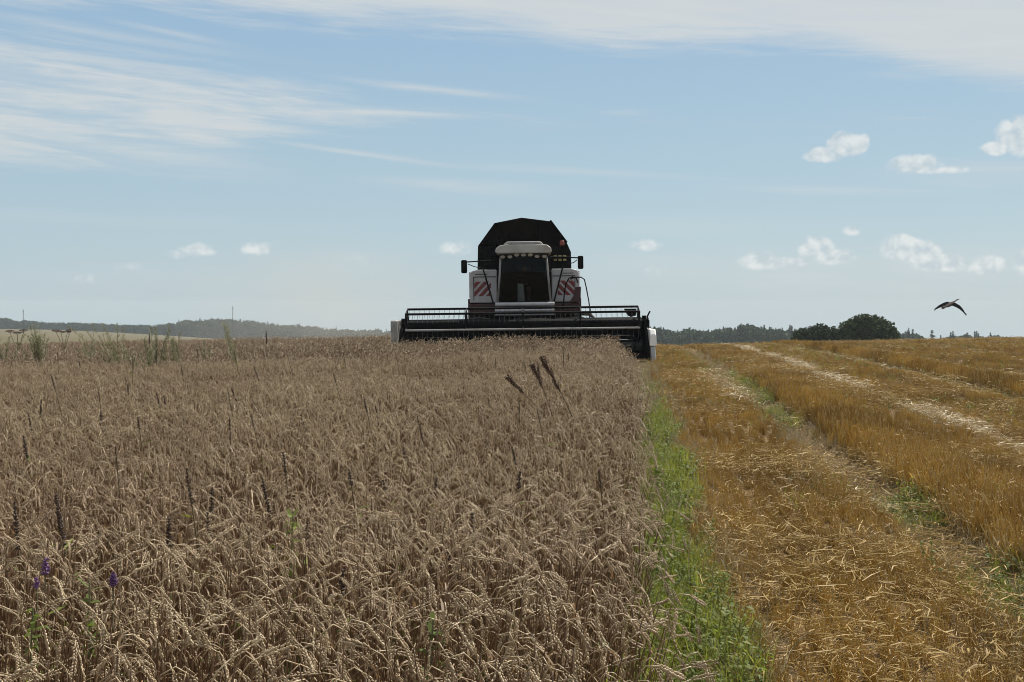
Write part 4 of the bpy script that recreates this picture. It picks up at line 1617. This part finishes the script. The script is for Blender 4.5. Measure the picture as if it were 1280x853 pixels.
for xx, yy, rr_, ww in ((-1.38, 3.9, .86, .62), (1.38, 3.9, .86, .62), (-1.2, 7.6, .58, .42), (1.2, 7.6, .58, .42)):
    w_ = empty('wheel', (xx, yy, rr_ - .02))
    w_.parent = comb
    m = MB()
    prof = [(-.5, .62), (-.5, .86), (-.42, .97), (-.2, 1.0), (.2, 1.0), (.42, .97), (.5, .86), (.5, .62)]
    nseg = 36
    vs = [(a * ww, r * rr_ * math.cos(2 * math.pi * k / nseg), r * rr_ * math.sin(2 * math.pi * k / nseg)) for k in range(nseg) for a, r in prof]
    np_ = len(prof)
    fs = [(k * np_ + i_, k * np_ + i_ + 1, ((k + 1) % nseg) * np_ + i_ + 1, ((k + 1) % nseg) * np_ + i_) for k in range(nseg) for i_ in range(np_ - 1)]
    m.add(vs, fs)
    for k in range(18):
        a = 2 * math.pi * k / 18
        for sd in (-1, 1):
            b = a + (0.17 if sd > 0 else 0)
            pc = Vector((0, math.cos(b), math.sin(b)))
            pd = Vector((0, math.cos(b + .2), math.sin(b + .2)))
            m.tube([tuple(pc * rr_ * 1.01), tuple(pd * rr_ * .99 + Vector((sd * ww * .48, 0, 0)))], .035, 4)
    m.build('tyre', M_RUBBER, w_)
    m = MB()
    m.cyl_x(-ww * .3, ww * .3, 0, 0, rr_ * .64, 24)
    m.cyl_x(-ww * .4, ww * .4, 0, 0, rr_ * .2, 12)
    m.build('rim', M_WHITE, w_, bevel=0.01)

# driver on the seat behind the glass
bpy.context.view_layer.update()
MW = comb.matrix_world @ Matrix.Translation((0, 0, 1.79)) @ Matrix.Diagonal((.92, 1, .84, 1)) @ Matrix.Translation((0, 0, -1.79))
jt = [((0, 3.55, 2.22), .15), ((0, 3.62, 2.45), .15), ((0, 3.64, 2.66), .17), ((0, 3.62, 2.78), .07), ((0, 3.60, 2.90), .10), ((0, 3.58, 3.00), .085),
      ((-.2, 3.62, 2.68), .075), ((-.26, 3.45, 2.45), .055), ((-.20, 3.12, 2.36), .04), ((-.2, 2.99, 2.40), .042),
      ((.2, 3.62, 2.68), .075), ((.26, 3.45, 2.45), .055), ((.08, 3.12, 2.36), .04), ((.02, 2.99, 2.40), .042),
      ((-.11, 3.52, 2.22), .10), ((-.15, 3.12, 2.24), .075), ((-.15, 3.0, 1.86), .05), ((-.15, 2.88, 1.79), .045),
      ((.11, 3.52, 2.22), .10), ((.15, 3.12, 2.24), .075), ((.15, 3.0, 1.86), .05), ((.15, 2.88, 1.79), .045)]
ed = [(0, 1), (1, 2), (2, 3), (3, 4), (4, 5), (2, 6), (6, 7), (7, 8), (8, 9), (2, 10), (10, 11), (11, 12), (12, 13), (0, 14), (14, 15), (15, 16), (16, 17), (0, 18), (18, 19), (19, 20), (20, 21)]
me = bpy.data.meshes.new('person')
me.from_pydata([j[0] for j in jt], ed, [])
me.materials.append(M_SHIRT)
drv = bpy.data.objects.new('person', me)
COL.objects.link(drv)
drv.matrix_world = MW
sk = drv.modifiers.new('skin', 'SKIN')
for i_, j in enumerate(jt):
    me.skin_vertices[0].data[i_].radius = (j[1], j[1])
me.skin_vertices[0].data[0].use_root = True
sb = drv.modifiers.new('sub', 'SUBSURF')
sb.levels = sb.render_levels = 1
tag(drv, 'driver seated behind the dark windscreen of the combine, hands on the wheel', 'person')
m = MB()
m.blob((0, 3.49, 3.0), (0, 1, .05), .22, .1, .085, (1, 0, 0), 12, 0, ((.2, .8), (.5, 1), (.8, .8)))
m.build('hair', M_HAIR, drv, smooth=True)
m = MB()
m.blob((0, 3.50, 2.82), (0, .0, 1), .2, .075, .05, (1, 0, 0), 10, 0, ((.2, .7), (.5, 1), (.8, .85)))
m.blob((0, 3.455, 2.90), (0, .02, 1), .05, .015, .02, (1, 0, 0), 6, 0)
m.build('face', M_SKIN, drv, smooth=True)

# ------------------------------------------------------------------ weeds that rise out of the wheat
WR = random.Random(3)


def curve_pts(H, lx, ly, n=6, droop=0.0):
    return [Vector((lx * (i / n) ** 1.6, ly * (i / n) ** 1.6, H * (i / n) * (1 - droop * (i / n) ** 3 * .3))) for i in range(n + 1)]


def spike_weed(px, row, y, lean, head, label, group, dark=True, thick=1.0):
    """a stem with whorls of dried seed cups; its tip reaches (px, row)"""
    x = at(px, y)
    g = gz(x, y)
    H = zrow(row, y) - g
    st = curve_pts(H, lean * H * .35, WR.uniform(-.05, .05))
    base = Vector((x - st[-1].x, y, g))
    m = MB()
    m.tube(st, [.0035] * 3 + [.0025] * 4, 5)
    root = m.build('dried_weed' if dark else 'purple_flower', M_WEEDSTEM, loc=base)
    tag(root, label, 'weed' if dark else 'flower', group)
    m = MB()
    n = max(5, int(head / 0.013))
    tip, d = st[-1], (st[-1] - st[-2]).normalized()
    for i in range(n):
        f = i / n
        p = tip - d * head * f
        k = 0.55 + 0.6 * min(1, f * 2.5)
        for q in range(6):
            a = 6.28 * q / 6 + i
            o = Vector((math.cos(a), math.sin(a), .45))
            m.blob(p + Vector((WR.gauss(0, .002), WR.gauss(0, .002), WR.gauss(0, .003))), o, .012 * k * thick * WR.uniform(.6, 1.3), .004 * thick, .005 * thick, (0, 0, 1), 4)
    m.build('seed_head' if dark else 'blossom', M_DARKSEED if dark else M_PURPLE, root)
    m = MB()
    for q in range(4):
        p = st[2].lerp(st[5], WR.random())
        a = WR.uniform(0, 6.28)
        L = WR.uniform(.05, .1)
        dd = Vector((math.cos(a), math.sin(a), .3))
        m.ribbon([p, p + dd * L * .5, p + dd * L], [.002, .010, .001], (-math.sin(a), math.cos(a), .2))
    m.build('foliage', M_LEAF, root)
    return root


SG = 'dark dried spikes scattered through the wheat'
SL = 'thin dark dried seed spike rising just above the ripe ears in the wheat'
for px, row, y, lean, head in ((196, 492, 12.5, -.1, .17), (204, 496, 12, .02, .13), (235, 482, 14, -.25, .2), (290, 487, 13, -.2, .2), (297, 494, 13, -.1, .15), (318, 458, 17, -.5, .25),
                               (400, 474, 15, -.4, .25), (412, 482, 15, -.3, .15), (350, 472, 17, -.3, .15), (470, 508, 11, -.2, .2), (545, 512, 11, .05, .14), (553, 516, 11, .1, .12),
                               (610, 495, 12.5, -.2, .15), (100, 452, 22, 0, .2), (130, 458, 22, .05, .2), (262, 455, 20, -.1, .15), (430, 445, 22, -.1, .2), (52, 500, 11.5, .05, .2),
                               (33, 520, 10, 0, .15), (30, 545, 8, .02, .16), (125, 515, 10, -.1, .12), (590, 640, 5.2, .05, .14), (212, 648, 5.2, .05, .16), (262, 612, 5.8, .0, .16), (262, 640, 5.4, .03, .12),
                               (430, 712, 4.4, .15, .10), (545, 600, 6.2, .1, .12), (560, 690, 4.6, -.4, .14), (640, 560, 7.5, 0, .12), (505, 560, 8, .05, .1), (330, 440, 24, -.05, .25), (650, 590, 6.4, .1, .1), (385, 655, 5, .1, .1),
                               (160, 480, 14, .1, .14), (520, 470, 17, -.1, .14), (70, 470, 17, .05, .16), (375, 520, 10, -.25, .14), (480, 600, 6.6, -.2, .12)):
    spike_weed(px, row, y, lean * 1.3 + WR.uniform(-.45, .12), head, SL, SG, thick=WR.uniform(.85, 1.3))
for k in range(34):
    y = WR.uniform(5.0, 21.0)
    px = WR.uniform(5, 750)
    row = 381 + .84 * 1500 / y - WR.uniform(0.04, .15) * 1500 / y
    spike_weed(px, row, y, WR.uniform(-.6, .15), WR.uniform(.08, .18), SL, SG, thick=WR.uniform(.6, 1.0))
spike_weed(12, 632, 4.9, -.22, .20, 'stout dark seed spike, the nearer-left of the pair at the left edge of the photo', None, thick=1.15)
spike_weed(74, 618, 5.0, -.25, .22, 'tall stout beaded dark seed spike left of the two purple flowers', None, thick=1.2)
spike_weed(330, 598, 5.9, -.35, .2, 'leaning dark seed spike above the green leaves in the middle of the wheat', None, thick=1.1)
spike_weed(57, 700, 4.0, .03, .06, 'bright purple flower spike nearest the left edge of the wheat', None, dark=False, thick=1.2)
spike_weed(143, 717, 3.9, .03, .045, 'small round purple flower right of the bigger purple spike', None, dark=False, thick=1.2)
spike_weed(44, 724, 4.0, -.03, .04, 'dull little purple flower just below and left of the purple spike', None, dark=False, thick=1.0)


def dock(px, row, y, lean, head, label, side):
    """a rust brown panicle: stem with short upright side branches full of seed"""
    x = at(px, y)
    g = gz(x, y)
    H = zrow(row, y) - g
    st = curve_pts(H, lean * H * .45, 0, 10)
    base = Vector((x - st[-1].x, y, g))
    m = MB()
    m.tube(st, [.004] * 7 + [.0025] * 4, 5)
    root = m.build('dock_plant', M_WEEDSTEM, loc=base)
    tag(root, label, 'weed')
    m = MB()
    tip = st[-1]
    nb = int(head / .022)
    for i in range(nb):
        f = i / nb
        # walk back down the stem
        s = f * head
        k = len(st) - 1
        while k > 1 and (st[k] - st[k - 1]).length < s:
            s -= (st[k] - st[k - 1]).length
            k -= 1
        dloc = (st[k] - st[k - 1]).normalized()
        p = st[k] - dloc * s
        L = .03 + .10 * math.sin(min(1, f * 1.25) * 2.6) * WR.uniform(.6, 1.2)
        for q in range(3):
            a = WR.uniform(0, 6.28)
            d = (dloc * 1.0 + Vector((math.cos(a), math.sin(a) * .6, 0)) * .38).normalized()
            for j in range(int(L / .008)):
                pp = p + d * (.008 * j)
                o = Vector((WR.gauss(0, 1), WR.gauss(0, 1), WR.gauss(0, 1)))
                m.blob(pp, o, .013, .005, .0045, (1, .2, .1), 4)
    m.build('seed_head', M_BROWNSEED, root)
    return root


dock(677, 448, 10.5, -.85, .36, 'dark brown dock seed head, the tallest of the three leaning left', 1)
dock(667, 459, 10.5, -.62, .22, 'shorter dark dock seed head in the middle of the three', 1)
dock(636, 474, 10.2, -1.5, .20, 'dark dock seed head leaning most, leftmost of the three', 1)


def feather_weed(px, row, y, spread, n, lean, label, tipcol=False):
    x = at(px, y)
    g = gz(x, y)
    H = zrow(row, y) - g
    root = empty('feathery_weed', (x, y, g))
    tag(root, label, 'weed')
    ms, ml = MB(), MB()
    for k in range(n):
        h = H * WR.uniform(.72, 1.0)
        lx = lean * h * .5 + WR.gauss(0, spread * .8)
        b = Vector((WR.gauss(0, .06) - lean * H * .25, WR.gauss(0, .06), 0))
        st = [b + p for p in curve_pts(h, lx, WR.gauss(0, spread * .4), 8)]
        ms.tube(st, [.004] * 5 + [.002] * 4, 4)
        for j in range(150):
            f = WR.uniform(.35, 1.0)
            i = min(int(f * 8), 7)
            p = st[i].lerp(st[i + 1], f * 8 - i)
            a = WR.uniform(0, 6.28)
            L = WR.uniform(.05, .15) * (1.25 - f * .75)
            d = Vector((math.cos(a), math.sin(a), WR.uniform(.3, 1.2)))
            sd = Vector((-math.sin(a), math.cos(a), WR.uniform(-.5, .5)))
            ml.ribbon([p, p + d * L * .5, p + d * L], [.002, .005, .001], sd)
    ms.build('stem', M_WEEDSTEM, root)
    ml.build('foliage', M_FEATHER, root)


feather_weed(8, 417, 27, .22, 6, .0, 'feathery green weed clump cut by the left edge above the wheat')
feather_weed(50, 404, 27, .34, 12, -.05, 'broad feathery green weed between the two groups of brown umbels')
feather_weed(138, 400, 24, .30, 9, -.6, 'large feathery green weed leaning left over the wheat')
feather_weed(194, 404, 25, .18, 9, .0, 'upright feathery green weed right of the large leaning weed')
feather_weed(225, 410, 25, .13, 6, .0, 'narrow upright feathery weed, rightmost of the green row')
feather_weed(290, 400, 24, .05, 4, -.45, 'tall lone brownish green weed leaning left against the far wood')
feather_weed(110, 415, 28, .3, 6, -.2, 'sparse feathery weed between the right brown umbel plant and the large leaning weed')
feather_weed(262, 420, 27, .12, 3, .05, 'thin low feathery sprig right of the green row of weeds')
feather_weed(172, 425, 23, .2, 5, -.2, 'low feathery green weed beside the foot of the large leaning weed')
spike_weed(333, 414, 23, -.1, .25, 'dark pointed seed spike standing alone against the far wood', None, thick=1.6)
spike_weed(187, 418, 24, -.02, .2, 'short dark seed spike against the tan field left of the upright weed', None, thick=1.6)


def umbel(px, row, y, n, wid, label):
    x = at(px, y)
    g = gz(x, y)
    H = zrow(row, y) - g
    m = MB()
    m.tube([(0, 0, 0), (.02, 0, H * .6)], [.014, .009], 6)
    heads = []
    for k in range(n):
        q = Vector(((k - (n - 1) / 2) * wid / max(1, n - 1) + WR.uniform(-.05, .05), WR.uniform(-.1, .1), H - WR.uniform(0, .08)))
        m.tube([(.015, 0, H * .5), (q.x * .6, q.y * .6, H * .78), tuple(q - Vector((0, 0, .06)))], .007, 5)
        heads.append(q)
    root = m.build('dried_umbel', M_WEEDSTEM, loc=(x, y, g))
    tag(root, label, 'weed')
    for q in heads:
        m = MB()
        for j in range(60):
            a, r = WR.uniform(0, 6.28), .13 * math.sqrt(WR.random())
            p = q + Vector((math.cos(a) * r, math.sin(a) * r, -.25 * r + WR.uniform(-.01, .01)))
            if j % 4 == 0:
                m.tube([tuple(q - Vector((0, 0, .07))), tuple(p)], .003, 3)
            m.blob(p, (0, 0, 1), .022, .016, .016, (1, 0, 0), 5)
        m.build('flower_head', M_BROWNSEED, root)


umbel(22, 412, 34, 3, .34, 'dry brown umbel plant with flat heads, the left one at the skyline')
umbel(80, 411, 36, 4, .45, 'dry brown umbel plant with flat heads, right of the similar one')


def leafy(px, row, y, label):
    x = at(px, y)
    g = gz(x, y)
    H = zrow(row, y) - g
    st = curve_pts(H, WR.uniform(-.05, .05), 0, 6)
    m = MB()
    m.tube(st, [.003] * 7, 5)
    root = m.build('leafy_weed', M_FEATHER, loc=(x, y, g))
    tag(root, label, 'weed')
    m = MB()
    for j in range(34):
        p = st[3].lerp(st[6], WR.random())
        a = WR.uniform(0, 6.28)
        L = WR.uniform(.025, .06)
        d = Vector((math.cos(a), math.sin(a), WR.uniform(-.1, .9)))
        m.ribbon([p, p + d * L * .3, p + d * L * .7, p + d * L - Vector((0, 0, .02))], [.002, .008, .006, .001], (-math.sin(a), math.cos(a), WR.uniform(-.4, .4)))
    m.build('foliage', M_LEAF, root)


leafy(362, 645, 4.9, 'green leafy weed in the wheat under the leaning dark spike')
leafy(30, 760, 3.6, 'green leafy weed low in the wheat under the purple flowers')
leafy(112, 728, 3.8, 'green leafy weed in the wheat below the small round purple flower')
leafy(530, 775, 3.5, 'green leafy weed half hidden in the wheat at the bottom middle')

# ------------------------------------------------------------------ the stork
BY = 83.0
bird = empty('stork', (at(1188, BY), BY, zrow(380.5, BY)))
bird.scale = (.95, 1.5, .78)
bird.rotation_euler = (math.radians(19), math.radians(6), math.radians(-20))
tag(bird, 'white stork with dark drooping wings flying low over the stubble at the right', 'bird')
# body with neck, bill and legs as one skin-like loft
prof = [(-.62, .00, .02), (-.50, -.02, .06), (-.30, -.03, .13), (-.05, -.01, .16), (.18, .03, .13), (.32, .06, .07), (.50, .10, .045), (.66, .12, .045), (.74, .12, .055), (.82, .11, .04)]
m = MB()
m.tube([(a * .62, a * .78, b) for a, b, r in prof], [r for a, b, r in prof], 10)
body = m.build('body', M_FEATHERS_W, bird, smooth=True)
m = MB()
m.tube([(.50, .63, .11), (.66, .83, .07)], [.028, .006], 6)
m.build('beak', M_BEAK, body)
for s in (-.05, .05):
    m = MB()
    m.tube([(-.2 + s, -.25, -.04), (-.42 + s, -.53, -.02), (-.62 + s, -.78, -.03)], [.03, .012, .01], 6)
    m.build('leg', M_BEAK, body)
m = MB()
m.tube([(-.36, -.45, 0), (-.50, -.63, .02)], [.10, .12], 8)
m.build('tail', M_FEATHERS_W, body)
# wings: (span, chord leading, chord trailing, drop)
for sx, stations in ((-1, ((.08, .24, -.24, .06), (.30, .26, -.26, .02), (.55, .22, -.26, -.13), (.80, .12, -.28, -.31), (.96, -.02, -.28, -.45))),
                     (1, ((.08, .24, -.24, .06), (.35, .28, -.26, -.02), (.65, .24, -.28, -.18), (.90, .10, -.30, -.40), (1.06, -.08, -.30, -.60)))):
    m = MB()
    vs, fs = [], []
    for i_, (s, a, b, dz) in enumerate(stations):
        th = .05 * (1 - i_ / 5) + .008
        vs += [(sx * s, a, dz), (sx * s, (a + b) / 2, dz + th), (sx * s, b, dz - .01), (sx * s, (a + b) / 2, dz - th * .4)]
    for i_ in range(len(stations) - 1):
        for k in range(4):
            q = i_ * 4
            fs.append((q + k, q + (k + 1) % 4, q + 4 + (k + 1) % 4, q + 4 + k))
    fs.append((0, 1, 2, 3))
    e = (len(stations) - 1) * 4
    fs.append((e + 3, e + 2, e + 1, e))
    # separated primaries at the tip
    s, a, b, dz = stations[-1]
    for k in range(5):
        yy = a + (b - a) * k / 4
        L = .16 - .012 * k
        bq = len(vs)
        vs += [(sx * s, yy + .03, dz), (sx * s, yy - .03, dz), (sx * (s + L * .8), yy - .09, dz - L * .75), (sx * (s + L * .78), yy - .05, dz - L * .70)]
        fs.append((bq, bq + 1, bq + 2, bq + 3))
    m.add(vs, fs)
    w_ = m.build('wing', M_FEATHERS_B, bird, smooth=False)
